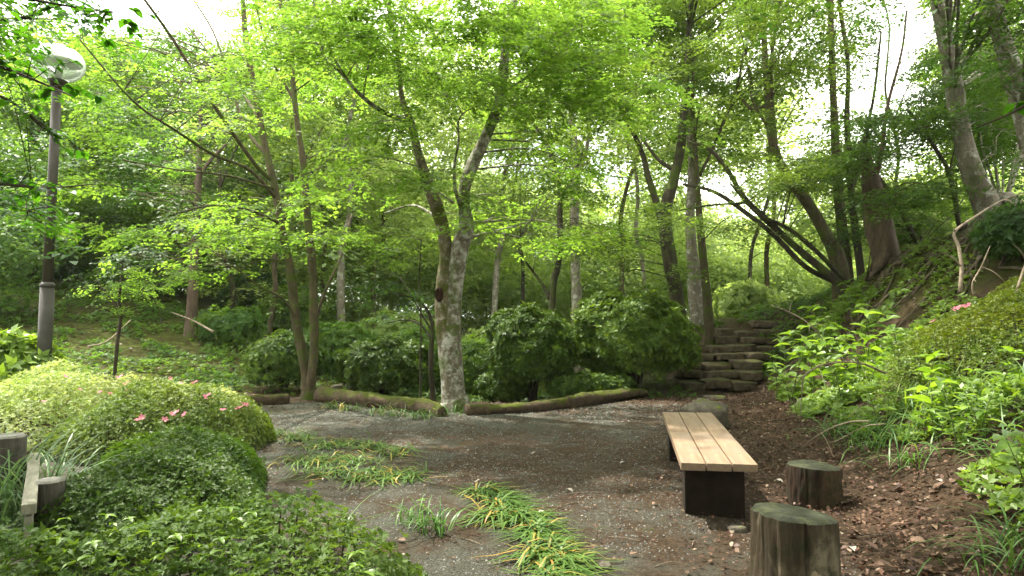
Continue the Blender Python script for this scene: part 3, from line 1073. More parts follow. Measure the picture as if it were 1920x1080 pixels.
def stump(px, pytop, ztop, w, tilt, label, seed, mats, cracks=(), taper=1.06, rt=.02, sq=1.0, name='stump_seat'):
    g = G(px, pytop, ztop)
    gz = h1(g.x, g.y)
    root = empty(name, (g.x, g.y, gz), label=label, cat='stump', group='cut log seats beside the bench' if name == 'stump_seat' else None)
    ztop -= gz
    rs = np.random.default_rng(seed)
    ph = rs.uniform(0, 6.28, 8)
    n, m = 160, 14
    a = np.linspace(0, 2 * math.pi, n, endpoint=False)
    prof = 1 + .045 * np.sin(2 * a + ph[0]) + .035 * np.sin(3 * a + ph[1]) + .018 * np.sin(7 * a + ph[2]) + .012 * np.sin(13 * a + ph[3])
    for ca, depth in cracks:
        dd = np.abs((a - ca + math.pi) % (2 * math.pi) - math.pi)
        prof = prof - depth * np.exp(-(dd / .022) ** 2)
    rows = []
    r = w / 2
    for i in range(m + 1):
        t = i / m
        z = -.12 + (ztop + .12) * t
        k = taper - (taper - 1) * t + .015 * math.sin(t * 5 + ph[4])
        if i == m: k *= .975
        zz = z + (tilt * np.cos(a - .2) * r * t) + (0 if i < m else .012)
        if i == m - 1: zz = zz + .0
        wr = prof + .012 * np.sin(11 * a + t * 6) + .07 * (vnoise(a * 2.4, np.full(n, t * 2.5), .30, seed) - .5) * np.minimum(1, np.minimum(a, 2 * math.pi - a) * 3) + .035 * (vnoise(a * 6, np.full(n, t * 1.2), .30, seed + 1) - .5)
        rows.append(np.stack([np.cos(a) * r * k * wr, np.sin(a) * r * k * wr * sq, zz + 0 * a], 1))
    V = np.concatenate(rows)
    ii = (np.arange(m)[:, None] * n + np.arange(n)[None]).ravel()
    jj = (np.arange(m)[:, None] * n + (np.arange(n)[None] + 1) % n).ravel()
    mesh_np('bark', V, np.stack([ii, jj, jj + n, ii + n], 1), mats[0], root, smooth=True)
    # cut top, slightly dished and cracked, in rings
    rows = [rows[-1]]
    kk = 7
    for i in range(1, kk + 1):
        s = 1 - i / kk * .98
        q = rows[0].copy()
        q[:, :2] *= s
        q[:, 2] = (rows[0][:, 2] - ztop) * s + ztop + .012 + rt * (.5 * math.sin(i * 2.1 + ph[5]) + .5 * np.sin(2 * a + i + ph[6]) * s) * .35 + .006
        rows.append(q)
    rows[1][:, 2] += .0
    V = np.concatenate(rows)
    ii = (np.arange(kk)[:, None] * n + np.arange(n)[None]).ravel()
    jj = (np.arange(kk)[:, None] * n + (np.arange(n)[None] + 1) % n).ravel()
    mesh_np('cut_top', V, np.stack([ii, jj, jj + n, ii + n], 1), mats[1], root, smooth=True)
    return root, g, r


near_m = stump_mats('near_stump', (.035, .040, .020), (.026, .018, .012), (.115, .085, .052), (.24, .195, .135))
far_m = stump_mats('far_stump', (.026, .034, .016), (.018, .012, .008), (.07, .042, .027), (.09, .058, .036))
root, g, r = stump(1486, 968, .40, .46, -.10, 'weathered stump seat with a split front face and pale scar, nearest the camera', 3, near_m, cracks=((-1.66, .22), (-2.3, .08), (-2.62, .06), (-.9, .05)))
# pale scar where bark broke away, a thin patch on the front of the near stump
aa = np.linspace(0, 2 * math.pi, 14, endpoint=False)
scar = []
for q in np.linspace(0, 2 * math.pi, 18, endpoint=False):
    rr_ = 1 + .22 * math.sin(3 * q + 1) + .12 * math.sin(5 * q)
    an = -1.50 + .11 * rr_ * math.cos(q)
    zz_ = .17 + .052 * rr_ * math.sin(q)
    scar.append((math.cos(an) * r * 1.085, math.sin(an) * r * 1.085, zz_))
scar.append((math.cos(-1.5) * r * 1.095, math.sin(-1.5) * r * 1.095, .17))
M_scar = simple_mat('bare_wood_scar', lambda nt: ramp(nt, noise(nt, 30, 5), [(.3, (.26, .20, .13)), (.7, (.42, .34, .24))]), .8, .2)
mesh_np('scar', scar, np.array([[i, (i + 1) % 18, 18] for i in range(18)]), M_scar, root, smooth=True)
stump(1527, 876, .27, .46, -.05, 'dark mossy stump seat with a sunken black top, standing by the bench', 5, far_m, cracks=((-.7, .22), (.3, .05), (-2.2, .1)), rt=.05, taper=1.0, sq=.85)

# ------------------------------------------------------------------ left edge: log posts and a pale board
post_m = stump_mats('grey_post', (.08, .075, .06), (.05, .042, .036), (.14, .12, .10), (.2, .18, .16))
post_m = (post_m[0], simple_mat('grey_post_top', lambda nt: ramp(nt, noise(nt, 14, 6), [(.3, (.15, .14, .125)), (.7, (.3, .28, .25))]), .85, .2))
stump(14, 822, .58, .25, .0, 'tall grey log post at the left edge beside the pale board', 11, post_m, name='log_post', taper=1.0, rt=.005)
stump(93, 906, .42, .17, .03, 'short grey log post half hidden by dark azalea leaves', 12, post_m, name='log_post', taper=1.0, rt=.005)
M_board = simple_mat('weathered_board', lambda nt: ramp(nt, noise(nt, 9, 6, .7, stretch=(3, .6, 1)), [(.3, (.15, .135, .10)), (.7, (.34, .315, .25))]), .8, .25,
                     lambda nt: bump(nt, noise(nt, 30, 6), .5, .008))
ba, bb_ = G(66, 842, .46), G(54, 955, .40)
bd = (bb_ - ba)
bo = empty('edging_board', ((ba.x + bb_.x) / 2, (ba.y + bb_.y) / 2, 0), math.atan2(bd.y, bd.x) + math.pi / 2, label='pale weathered edging board running between the log posts', cat='board')
box('rail', (.075, bd.length, .06), (0, 0, .40), M_board, bo, .006)
for z_ in (.09, .27): box('board', (.04, bd.length * .98, .17), (.0, 0, z_), M_board, bo, .006)

# ------------------------------------------------------------------ street lamp
LX, LY = G(85, 745)[0], 10.5
LX = (84 - 960) / F * LY
lz = h1(LX, LY)
lamp = empty('street_lamp', (LX, LY, lz), label='slim dark lamp post with a clear globe rising behind the bright azalea', cat='street lamp')
lamp.rotation_euler = (0, math.radians(.9), 0)
M_pole = simple_mat('bronze_pole_paint', lambda nt: ramp(nt, noise(nt, 4, 6, .6), [(.3, (.030, .025, .019)), (.7, (.055, .047, .037))]), .6, .25)
M_pole_l = simple_mat('grey_pole_sleeve_paint', lambda nt: ramp(nt, noise(nt, 5, 6, .6), [(.3, (.030, .027, .022)), (.7, (.055, .050, .042))]), .6, .25)
ztop = W(112, 165, LY).z - lz
zc = W(88, 535, LY).z - lz
m = MB(); m.tube([(0, 0, -.2), (0, 0, zc)], [.098, .098], 24, 1); m.build('pole_sleeve', M_pole_l, lamp)
m = MB(); m.tube([(0, 0, zc - .03), (0, 0, zc + .02), (0, 0, zc + .025), (0, 0, zc + .05)], [.104, .104, .09, .078], 24, 1); m.build('collar', M_pole_l, lamp)
m = MB(); m.tube([(0, 0, zc), (0, 0, ztop)], [.073, .066], 20, 1); m.build('pole', M_pole, lamp)
m = MB(); m.tube([(0, 0, ztop - .02), (0, 0, ztop + .05), (0, 0, ztop + .07), (0, 0, ztop + .12)], [.085, .10, .13, .14], 20, 1); m.build('socket', M_pole, lamp)


def lathe(prof, n=32):
    a = np.linspace(0, 2 * math.pi, n, endpoint=False)
    V = np.concatenate([np.stack([np.cos(a) * r_, np.sin(a) * r_, 0 * a + z_], 1) for r_, z_ in prof])
    k_ = len(prof)
    ii = (np.arange(k_ - 1)[:, None] * n + np.arange(n)[None]).ravel()
    jj = (np.arange(k_ - 1)[:, None] * n + (np.arange(n)[None] + 1) % n).ravel()
    return V, np.stack([ii, jj, jj + n, ii + n], 1)


gm, nt, out = new_mat('clear_globe_plastic')
gl = N(nt, 'BsdfGlossy', Roughness=.08)
gl.inputs['Color'].default_value = (.9, .9, .9, 1)
tr = nt.nodes.new('ShaderNodeBsdfTransparent')
tr.inputs['Color'].default_value = (.80, .84, .80, 1)
df = nt.nodes.new('ShaderNodeBsdfTranslucent')
df.inputs['Color'].default_value = (.62, .67, .60, 1)
lw = N(nt, 'LayerWeight', Blend=.35)
x1, x2 = nt.nodes.new('ShaderNodeMixShader'), nt.nodes.new('ShaderNodeMixShader')
nt.links.new(lw.outputs['Fresnel'], x1.inputs[0])
nt.links.new(tr.outputs[0], x1.inputs[1]); nt.links.new(gl.outputs[0], x1.inputs[2])
x2.inputs[0].default_value = .5
nt.links.new(x1.outputs[0], x2.inputs[1]); nt.links.new(df.outputs[0], x2.inputs[2])
nt.links.new(x2.outputs[0], out.inputs[0])
gr_, gh = .375, .29
gzc = ztop + .12 + gh * .93
prof = [(gr_ * math.cos(t), gzc + gh * math.sin(t)) for t in np.linspace(-1.15, 1.45, 18)]
V, Q = lathe(prof)
mesh_np('globe', V, Q, gm, lamp, smooth=True)
M_white = simple_mat('white_reflector_paint', lambda nt: (.62, .64, .56), .5, .4)
V, Q = lathe([(.02, gzc + .10), (.20, gzc + .075), (.335, gzc + .02), (.33, gzc + .01), (.05, gzc + .03)])
mesh_np('reflector', V, Q, M_white, lamp, smooth=True)
m = MB(); m.tube([(0, 0, gzc - .25), (0, 0, gzc - .1), (0, 0, gzc), (0, 0, gzc + .04)], [.05, .075, .07, .03], 16, 3); m.build('bulb', M_white, lamp)

# ------------------------------------------------------------------ main trees
T = make_tree
# lichened double-trunk maple in the middle
main = T('maple_tree', 'lichen-grey maple with two fused rising trunks at the centre of the clearing edge', 'tree', [
    [(852, 776, 58), (850, 745, 48), (848, 710, 44), (845, 670, 42), (844, 630, 38), (847, 580, 32), (853, 520, 34), (862, 465, 32), (874, 425, 30), (870, 385, 23), (872, 350, 24), (886, 310, 24), (905, 270, 22), (924, 225, 21), (938, 180, 19), (946, 110, 17), (955, 40, 15), (966, -10, 12), (985, -90, 9, .3), (1000, -200, 5, .5)],
    [(846, 690, 24, .0), (834, 640, 30, -.02), (830, 590, 30, -.02), (832, 530, 28, -.02), (836, 480, 26), (830, 430, 25), (818, 385, 24), (800, 335, 20), (784, 285, 16), (772, 235, 14), (762, 210, 12), (752, 175, 10), (748, 120, 8), (738, 60, 6, -.3), (725, -30, 4, -.5)],
    [(768, 226, 10), (735, 217, 10, -.2), (700, 198, 9, -.4), (668, 170, 8, -.5), (636, 132, 7, -.6), (606, 108, 6, -.7), (596, 55, 5, -.8), (585, -20, 3, -.9)],
    [(862, 385, 8, -.1), (853, 350, 6, -.2), (852, 310, 5, -.3), (860, 265, 4, -.4), (862, 220, 3, -.5), (900, 195, 2, -.7)],
    [(850, 380, 5, -.1), (835, 370, 4, -.2), (810, 350, 3, -.4)],
    [(876, 448, 8, -.1), (900, 440, 6, -.4), (930, 436, 4, -.8), (975, 445, 3, -1.2)],
    [(942, 175, 6, -.1), (965, 160, 4, -.5), (1000, 135, 3, -1.0), (1030, 110, 2, -1.4)],
    [(918, 240, 6, .2), (960, 200, 5, .6), (1020, 120, 4, 1.2), (1080, 20, 3, 2)],
    [(832, 420, 7, .2), (800, 395, 5, .5), (770, 385, 4, 1), (720, 400, 3, 1.5)],
], 11.3, M_bark_main, M_maple, [
    (900, 60, 330, 120, 9.2, 13.5, 52, .8), (820, 180, 230, 80, 9, 12.5, 30, .75), (960, 330, 240, 75, 9.5, 13, 22, .8), (720, 330, 150, 60, 10, 13, 10, .7),
    (1010, 420, 130, 50, 10, 13, 12, .75), (900, -150, 420, 160, 8.5, 13, 20, .9), (950, -500, 500, 250, 8, 13, 16, 1.0), (1150, 110, 130, 110, 8.5, 12, 24, .8), (640, 40, 130, 90, 9, 12, 24, .7), (760, 40, 260, 60, 9, 13, 26, .8), (1050, 30, 160, 60, 9, 13, 16, .8)],
    L=.05, aspect=.8, sides=22, extra=M_bark_moss, wob=.09)
M_leg_dark = simple_mat('rotten_wood', lambda nt: (.035, .018, .012), .9, .1)
# the dark knot hole on the left trunk
kn = W(821, 552, 11.08)
m = MB()
V, Q = lathe([(.105, -.06), (.10, .01), (.085, .035), (.07, .02), (.05, -.01), (.002, -.015)], 14)
ko = mesh_np('knot_hole', V, Q, M_leg_dark, main, smooth=True)
ko.scale = (.62, 1.2, .8)
ko.location = W(822, 552, 11.12) - main.location
ko.rotation_euler = (math.radians(88), 0, math.radians(-28))

twin = T('maple_tree', 'olive-barked maple with two slim parallel stems rising from one mossy foot left of centre', 'tree', [
    [(580, 748, 32), (577, 725, 28), (573, 700, 17), (564, 650, 17), (556, 610, 17), (551, 560, 17), (543, 500, 15), (530, 440, 15), (520, 380, 14), (508, 320, 14), (495, 265, 13), (483, 200, 12), (472, 140, 11), (462, 80, 10), (456, 10, 9), (450, -80, 6)],
    [(579, 735, 22, .0), (585, 700, 18, -.1), (590, 640, 17, -.1), (588, 580, 16, -.1), (586, 510, 15), (580, 440, 14), (574, 370, 13), (568, 300, 12), (557, 230, 11), (550, 160, 10), (546, 110, 9), (538, 60, 8), (520, -20, 6)],
    [(512, 340, 9), (480, 310, 8, -.3), (430, 240, 8, -.8), (380, 165, 7, -1.3), (325, 75, 6, -1.8), (268, -5, 5, -2.3)],
    [(520, 375, 8), (470, 320, 7, -.5), (400, 290, 6, -1.2), (330, 245, 5, -2), (250, 190, 4, -2.8), (150, 75, 3, -3.4)],
    [(528, 420, 7), (470, 395, 5, -.6), (400, 385, 4, -1.2), (330, 400, 3, -2)],
    [(556, 600, 5), (530, 560, 4, -.4), (490, 540, 4, -.8), (440, 500, 3, -1.4)],
    [(500, 290, 7), (460, 240, 6, .4), (430, 150, 5, .8), (400, 60, 4, 1.2), (350, -20, 3, 1.6)],
    [(488, 225, 6), (450, 170, 5, .6), (400, 110, 4, 1), (345, 40, 3, 1.6)],
    [(552, 190, 6), (530, 150, 5), (500, 90, 4, -.4), (480, 10, 3, -.8)],
    [(592, 600, 7), (612, 540, 5, .3), (640, 480, 4, .8), (660, 400, 3, 1.2)],
    [(515, 355, 5), (430, 330, 4, -1.2), (330, 318, 3, -2.2), (230, 300, 3, -3)],
    [(545, 105, 6), (575, 60, 5, .3), (600, 0, 4, .6)],
], 13.2, M_bark_twin, M_maple, [
    (300, 200, 240, 130, 8.8, 13, 46, .75), (520, 400, 180, 60, 10.5, 14, 26, .75), (560, 140, 120, 120, 11, 15, 14, .75), (230, 380, 180, 70, 9, 13, 22, .7),
    (350, 60, 260, 110, 9, 13.5, 42, .8), (590, 60, 90, 70, 10, 13, 12, .7), (330, -200, 380, 160, 8, 13, 20, .9), (640, 320, 70, 60, 12, 14, 8, .7), (440, 500, 120, 30, 11.5, 13.5, 8, .6), (120, 300, 110, 90, 8.5, 11, 16, .65), (110, 110, 110, 70, 11.2, 14, 20, .7)],
    L=.05, aspect=.8, sides=14)

T('forest_tree', 'thin dark crooked tree behind the small round bush right of the main tree', 'tree', [
    [(1030, 590, 14), (1036, 545, 13), (1046, 500, 12), (1050, 450, 11), (1050, 400, 11), (1050, 360, 9), (1040, 310, 8), (1020, 260, 6), (985, 215, 4)],
    [(1032, 560, 8), (1015, 530, 6), (1000, 510, 5), (985, 490, 4, -.4)],
    [(1050, 380, 7), (1075, 330, 5, .3), (1095, 280, 4, .6)]],
  17, M_bark_dark, M_maple_b, [(1040, 300, 120, 90, 15, 19, 16, 1.0), (1060, 440, 110, 60, 15, 19, 10, .9)], L=.075)
T('beech_tree', 'pale grey straight trunk between the two round bushes', 'tree', [
    [(1084, 650, 20), (1082, 590, 20), (1079, 500, 18), (1077, 400, 17), (1080, 310, 15), (1074, 240, 13), (1066, 150, 10), (1060, 40, 7)],
    [(1078, 350, 9), (1100, 280, 7, .3), (1110, 200, 5, .6)]],
  20, M_bark_pale, M_mid, [(1090, 200, 160, 150, 18, 23, 26, 1.3), (1060, 20, 160, 90, 17, 23, 16, 1.3)], L=.10)
T('forest_tree', 'stout dark forked tree rising just behind the big round bush', 'tree', [
    [(1280, 600, 28), (1270, 560, 25), (1258, 500, 26), (1248, 430, 26), (1250, 385, 24), (1264, 335, 20), (1277, 270, 17), (1285, 180, 14), (1290, 90, 12), (1296, -20, 9)],
    [(1246, 430, 18), (1232, 385, 14), (1215, 330, 12), (1203, 285, 10), (1180, 235, 8), (1150, 185, 6), (1130, 120, 4)],
    [(1268, 320, 10), (1235, 300, 7, .3), (1200, 255, 5, .6)]],
  17, M_bark_dark, M_maple_b, [(1200, 130, 160, 130, 13, 18, 34, 1.0), (1290, 60, 140, 110, 14, 18, 34, 1.0), (1200, 480, 120, 50, 15, 18, 12, .9), (1250, -150, 250, 130, 12, 18, 20, 1.1)], L=.07)
T('beech_tree', 'pale blotched trunk behind the big bush, left of the slim stair-side tree', 'tree', [
    [(1306, 590, 28), (1302, 520, 26), (1296, 460, 20), (1294, 400, 18), (1298, 320, 16), (1292, 230, 14), (1286, 130, 12), (1280, 20, 9)]],
  19.5, M_bark_pale, M_mid, [(1310, 250, 110, 140, 18, 22, 18, 1.2)], L=.09)
T('forest_tree', 'slim olive trunk standing at the top left of the stone steps', 'tree', [
    [(1330, 602, 22), (1327, 570, 17), (1321, 510, 15), (1314, 440, 14), (1309, 370, 12), (1305, 300, 10), (1298, 210, 9), (1300, 100, 7)],
    [(1312, 330, 6), (1340, 270, 5), (1370, 200, 4)]],
  17.6, M_bark_twin, M_maple_b, [(1370, 120, 120, 110, 14, 19, 22, 1.0), (1400, 430, 90, 40, 15, 18, 6, .9)], L=.07)
T('forest_tree', 'curved leaning tree above the stairs, its trunk sweeping up to the left', 'tree', [
    [(1580, 520, 40), (1570, 485, 30), (1548, 440, 23), (1520, 390, 20), (1485, 340, 18), (1455, 290, 17), (1443, 230, 15), (1438, 170, 13), (1434, 90, 11), (1430, 10, 9)],
    [(1458, 300, 8), (1448, 200, 9), (1446, 120, 8), (1456, 40, 6), (1470, -30, 4)],
    [(1440, 240, 6), (1412, 190, 6), (1408, 150, 5), (1398, 105, 4)],
    [(1440, 195, 7), (1410, 205, 6), (1380, 170, 5)]],
  15.5, M_bark_twin, M_maple_b, [(1430, 80, 150, 100, 12, 16, 36, .95), (1450, 260, 110, 60, 12, 16, 12, .9), (1500, -130, 260, 130, 11, 16, 26, 1.0)], L=.065)
T('forest_tree', 'fan of several thin stems leaning far left from the root ridge over the stairs', 'tree', [
    [(1590, 545, 24), (1560, 520, 16), (1500, 470, 13), (1440, 415, 12), (1395, 370, 10), (1365, 320, 9), (1330, 280, 7), (1290, 265, 4)],
    [(1570, 530, 12, .2), (1510, 500, 10, .2), (1450, 440, 10, .3), (1400, 400, 9, .4), (1340, 360, 7, .5), (1280, 345, 5, .6)],
    [(1600, 545, 12, .1), (1540, 480, 9, .0), (1480, 430, 8, -.1), (1420, 400, 6, -.2), (1370, 345, 4, -.3)],
    [(1400, 380, 5), (1330, 385, 4, -.4), (1270, 395, 3, -.8)]],
  15, M_bark_dark, M_maple_b, [(1380, 320, 140, 50, 12, 15, 22, .85), (1290, 400, 90, 40, 12, 15, 10, .8), (1480, 330, 90, 40, 12.5, 15, 8, .8)], L=.06)
T('forest_tree', 'tall straight trunk right of the leaning tree, dark with ivy-green bark', 'tree', [
    [(1590, 500, 26), (1580, 440, 20), (1573, 370, 18), (1568, 290, 16), (1563, 200, 14), (1560, 110, 12), (1557, 0, 11), (1555, -120, 8)],
    [(1566, 100, 5), (1540, 95, 4)]],
  17, M_bark_twin, M_mid, [(1560, 250, 50, 230, 15.5, 18.5, 30, .8), (1540, -60, 170, 90, 13, 18, 18, 1.0)], L=.08)
T('forest_tree', 'second of the tall straight trunks, thinner and darker', 'tree', [
    [(1615, 500, 16), (1605, 440, 14), (1597, 370, 13), (1592, 300, 12), (1588, 220, 10), (1590, 120, 8), (1576, 20, 8), (1565, -80, 6)],
    [(1600, 350, 9), (1612, 300, 8), (1628, 230, 7), (1640, 170, 5), (1652, 60, 4)]],
  16.5, M_bark_dark, M_dark, [(1620, 340, 60, 120, 14, 17, 18, .8), (1630, 60, 60, 60, 15, 18, 6, .8)], L=.07)
T('cedar_tree', 'broad red-brown flared trunk standing on the root ridge', 'tree', [
    [(1668, 512, 56), (1665, 495, 58), (1659, 465, 52), (1650, 430, 48), (1642, 390, 42), (1634, 350, 36), (1627, 315, 24), (1622, 280, 12)],
    [(1664, 478, 26, -.1), (1690, 492, 22, -.2), (1720, 500, 16, -.3), (1750, 508, 8, -.4)], [(1660, 480, 24, -.15), (1645, 500, 20, -.3), (1625, 525, 10, -.5)], [(1636, 350, 12), (1652, 290, 8), (1664, 200, 6), (1690, 100, 5), (1700, 20, 4)]],
  14, M_bark_red, M_mid, [(1640, 270, 130, 60, 12, 15.5, 22, .7), (1625, 300, 60, 40, 12.5, 14, 14, .6), (1690, 360, 90, 30, 12, 15, 16, .7)], L=.06, sides=20, wob=.10)
T('beech_tree', 'large grey beech leaning left from the top of the right bank', 'tree', [
    [(1880, 430, 90), (1862, 400, 60), (1842, 365, 44), (1822, 320, 37), (1808, 270, 33), (1797, 215, 31), (1788, 160, 30), (1776, 90, 28), (1764, 30, 26), (1752, -30, 24), (1735, -120, 20), (1700, -300, 14), (1650, -500, 8)],
    [(1755, -40, 12), (1720, -120, 9, -.5), (1660, -200, 6, -1)]],
  12, M_bark_pale, M_dark, [(1850, 200, 100, 110, 12.5, 16, 40, .85), (1740, 150, 60, 100, 11, 14, 10, .7), (1700, -200, 350, 160, 6, 12, 50, 1.0), (1500, -700, 700, 300, 6, 11, 24, 1.1)], L=.06, sides=18, wob=.04)
T('beech_tree', 'second large grey trunk at the right edge leaning out of the picture', 'tree', [
    [(1960, 400, 50), (1945, 330, 38), (1930, 260, 36), (1912, 190, 34), (1893, 120, 32), (1875, 60, 30), (1858, 0, 29), (1840, -60, 26), (1800, -200, 20), (1760, -400, 12)],
    [(1900, 150, 8), (1930, 120, 6, -.3), (1970, 100, 4, -.6)]],
  10.8, M_bark_pale, M_dark, [(1880, 80, 90, 90, 8, 12, 20, .75), (1900, 330, 60, 60, 9, 12, 8, .6), (1900, -300, 400, 200, 4, 9, 40, 1.0)], L=.06, sides=18, wob=.04)
T('young_tree', 'slender bent young tree between the cedar trunk and the leaning beech', 'tree', [
    [(1812, 470, 9), (1800, 430, 9), (1790, 370, 9), (1778, 320, 8), (1755, 280, 7), (1725, 235, 6), (1700, 205, 4)],
    [(1778, 330, 5), (1790, 280, 4), (1800, 240, 3)]],
  13, M_bark_dark, M_dark, [(1720, 230, 90, 60, 11, 13.5, 18, .65), (1760, 330, 70, 40, 11, 13, 8, .6)], L=.055)
T('young_tree', 'thin curved sapling leaning left behind the cedar trunk', 'tree', [
    [(1735, 480, 14), (1712, 440, 11), (1690, 395, 10), (1660, 350, 8), (1640, 320, 5)]],
  16, M_bark_dark, M_mid, [(1740, 410, 110, 45, 15, 20, 18, .8)], L=.08)
T('forest_tree', 'dark trunk behind the leaning beech at the upper right', 'tree', [
    [(1850, 430, 22), (1848, 380, 20), (1838, 300, 16), (1845, 220, 14), (1840, 120, 11), (1830, 20, 8)]],
  16, M_bark_dark, M_dark, [(1820, 120, 110, 110, 14, 18, 20, 1.0)], L=.075)

# left side trees
T('cedar_tree', 'reddish short-looking trunk standing on the mossy left slope', 'tree', [
    [(358, 606, 24), (360, 570, 19), (363, 520, 17), (366, 450, 15), (370, 380, 13), (374, 300, 10), (376, 200, 7)],
    [(365, 345, 7), (395, 300, 6, .4), (425, 270, 4, .8)]],
  19, M_bark_red, M_dark, [(330, 420, 130, 80, 16, 21, 26, 1.1), (260, 500, 90, 40, 16, 20, 10, .9), (330, 180, 180, 130, 16, 21, 26, 1.2)], L=.09)
T('sapling', 'light green feathery sapling growing on the left slope above the azalea', 'tree', [
    [(214, 690, 7), (220, 640, 6), (226, 600, 6), (224, 560, 5), (228, 520, 4), (230, 490, 2)],
    [(226, 600, 4), (250, 560, 3), (270, 540, 2)], [(224, 580, 4), (200, 550, 3), (185, 530, 2)]],
  12.8, M_twig, M_maple, [(225, 540, 65, 45, 12.2, 13.4, 22, .32)], L=.045)
T('dead_tree', 'thin bare dark trunk leaning beside the main tree, behind the left log', 'tree', [
    [(811, 755, 11), (808, 700, 10), (809, 650, 9), (811, 610, 8), (800, 580, 5), (778, 560, 4, -.2), (730, 545, 3, -.4)],
    [(810, 640, 5), (790, 610, 4, .2), (760, 600, 3, .4), (720, 607, 2, .7)], [(809, 620, 4), (780, 570, 3, .2), (750, 520, 2, .4)]],
  13.4, M_bark_dark, M_dark, [(730, 560, 80, 40, 12.8, 14.5, 8, .6)], L=.055)
T('dead_tree', 'very thin upright bare stem left of the main trunk', 'tree', [
    [(789, 750, 4), (788, 680, 4), (789, 600, 3), (786, 530, 3), (790, 450, 2)]], 13, M_bark_dark, M_maple_b, [(770, 450, 60, 40, 12.4, 13.6, 6, .5)], L=.05)

# out of the frame to the left and behind: the near crown whose twigs hang in at the top left
T('overhanging_tree', 'dark leafy crown reaching in from beyond the left edge', 'tree', [
    [(-700, 830, 110), (-650, 600, 80), (-600, 350, 70), (-500, 100, 55), (-300, -150, 40), (-100, -350, 24)],
    [(-560, 250, 30), (-300, 150, 18), (-80, 60, 12), (60, 30, 6)],
    [(-540, 200, 24), (-300, 260, 16), (-60, 330, 8), (60, 350, 4)]],
  6.2, M_bark_dark, M_over, [(40, 30, 150, 60, 5, 7.5, 16, .55), (0, 370, 90, 40, 5.5, 7, 5, .4), (-300, -300, 400, 250, 4, 8, 30, .9)], L=.07, flat=.16)

# unseen trees added overhead so that their crowns shade the clearing
def canopy(kind, label, x, y, lean, regions, leaf, bark, L=.07):
    gz = h1(x, y)
    root = empty(kind, (x, y, gz), label=label, cat='tree')
    mb = MB()
    O = np.array([x, y, gz])
    trunk = [(0, 0, -.3), (lean[0] * .2, lean[1] * .2, 2.5), (lean[0] * .6, lean[1] * .6, 5), (lean[0], lean[1], 8), (lean[0] * 1.3, lean[1] * 1.3, 11)]
    P, R = smooth_path(trunk, [.26, .2, .17, .12, .05], 5)
    Vt, Qt = tube_np(P, R, 14, .05)
    mb.add(Vt, Qt)
    outl = []
    for (cx, cy, cz, rx, ry, rz_, n, r) in regions:
        for _ in range(n):
            p = np.array([cx, cy, cz]) + unit(RNG.normal(size=(1, 3)))[0] * RNG.uniform(0, 1) ** .4 * np.array([rx, ry, rz_]) - O
            rq = r * RNG.uniform(.7, 1.2)
            if in_sun(p + O, rq * .5): continue
            outl.append(clump_points(p, rq, int(30 * rq * rq), None, .1))
            j = np.argmin(np.linalg.norm(P - p, axis=1) + np.where(P[:, 2] > p[2], 2, 0))
            a0 = P[j]
            dl = np.linalg.norm(p - a0)
            P2, R2 = smooth_path([a0, a0 * .5 + p * .5 + np.array([0, 0, .1 * dl]), p], [.012 + .006 * dl, .01, .004], 3)
            mb.add(*tube_np(P2, R2, 5))
    mb.build('trunk', bark, root)
    o = scatter('crown', np.concatenate([q[0] for q in outl]), np.concatenate([q[1] for q in outl]), leaf, L, .62, ext=13, parent=root)
    o['kind'] = 'stuff'


canopy('added_shade_tree', 'unseen tree added on the right bank to shade the clearing', 4.6, -.5, (-1.6, 2.5), [(1.2, 3.8, 7.0, 4.0, 2.8, 1.3, 80, 1.1), (4.5, 6.5, 8.5, 2.5, 2.5, 1.5, 16, 1.0), (2.5, -1, 7, 4, 2.5, 1.3, 60, 1.2)], M_maple_b, M_bark_pale)
canopy('added_shade_tree', 'unseen tree added behind the viewer to the left for shade', -4.5, -2.0, (.8, 3.0), [(-2.6, 2.9, 6.6, 3.8, 2.6, 1.2, 60, 1.1), (-3, -1, 6.5, 4, 2.5, 1.3, 60, 1.2)], M_maple_b, M_bark_dark)

# ------------------------------------------------------------------ trees beyond
BG = [  # px, py_base, width, depth, lean, label, leaf, regions
    (435, 600, 10, 24, -12, 'thin grey trunk beyond the left slope, right of the cedar'), (505, 610, 12, 23, 15, 'dark crooked trunk just left of the twin-stemmed maple, in the thicket'),
    (640, 590, 16, 24, 6, 'dark trunk right of the twin-stemmed maple'), (618, 600, 8, 27, -10, 'thin trunk beyond the gap right of the twin stems'),
    (700, 580, 9, 29, 10, 'thin trunk in the far thicket left of the main tree'), (920, 560, 12, 27, 16, 'small curved trunk just right of the main tree'),
    (975, 575, 8, 30, -4, 'far thin trunk between main tree and small round bush'), (1155, 540, 10, 30, 14, 'far trunk above the gap between the round bushes'),
    (1215, 560, 9, 27, -14, 'thin crooked trunk behind the big bush top'), (1405, 548, 8, 26, 18, 'thin leaning trunk in the bright gap above the stairs'),
    (1442, 540, 10, 28, 2, 'pale red trunk in the bright gap above the stairs'), (120, 560, 16, 27, -6, 'dark trunk on the hill right of the lamp post'),
    (30, 560, 14, 25, 8, 'dark trunk on the hill left of the lamp post'), (185, 560, 10, 30, 5, 'far trunk above the feathery sapling'),
    (290, 580, 12, 27, -14, 'shaded trunk left of the cedar on the slope'), (1690, 480, 8, 22, -8, 'thin trunk beyond the ridge right of the cedar'),
    (1770, 470, 8, 24, 8, 'thin trunk beyond the ridge below the leaning beech'), (860, 540, 8, 32, 10, 'far faint trunk hidden behind the main tree')]
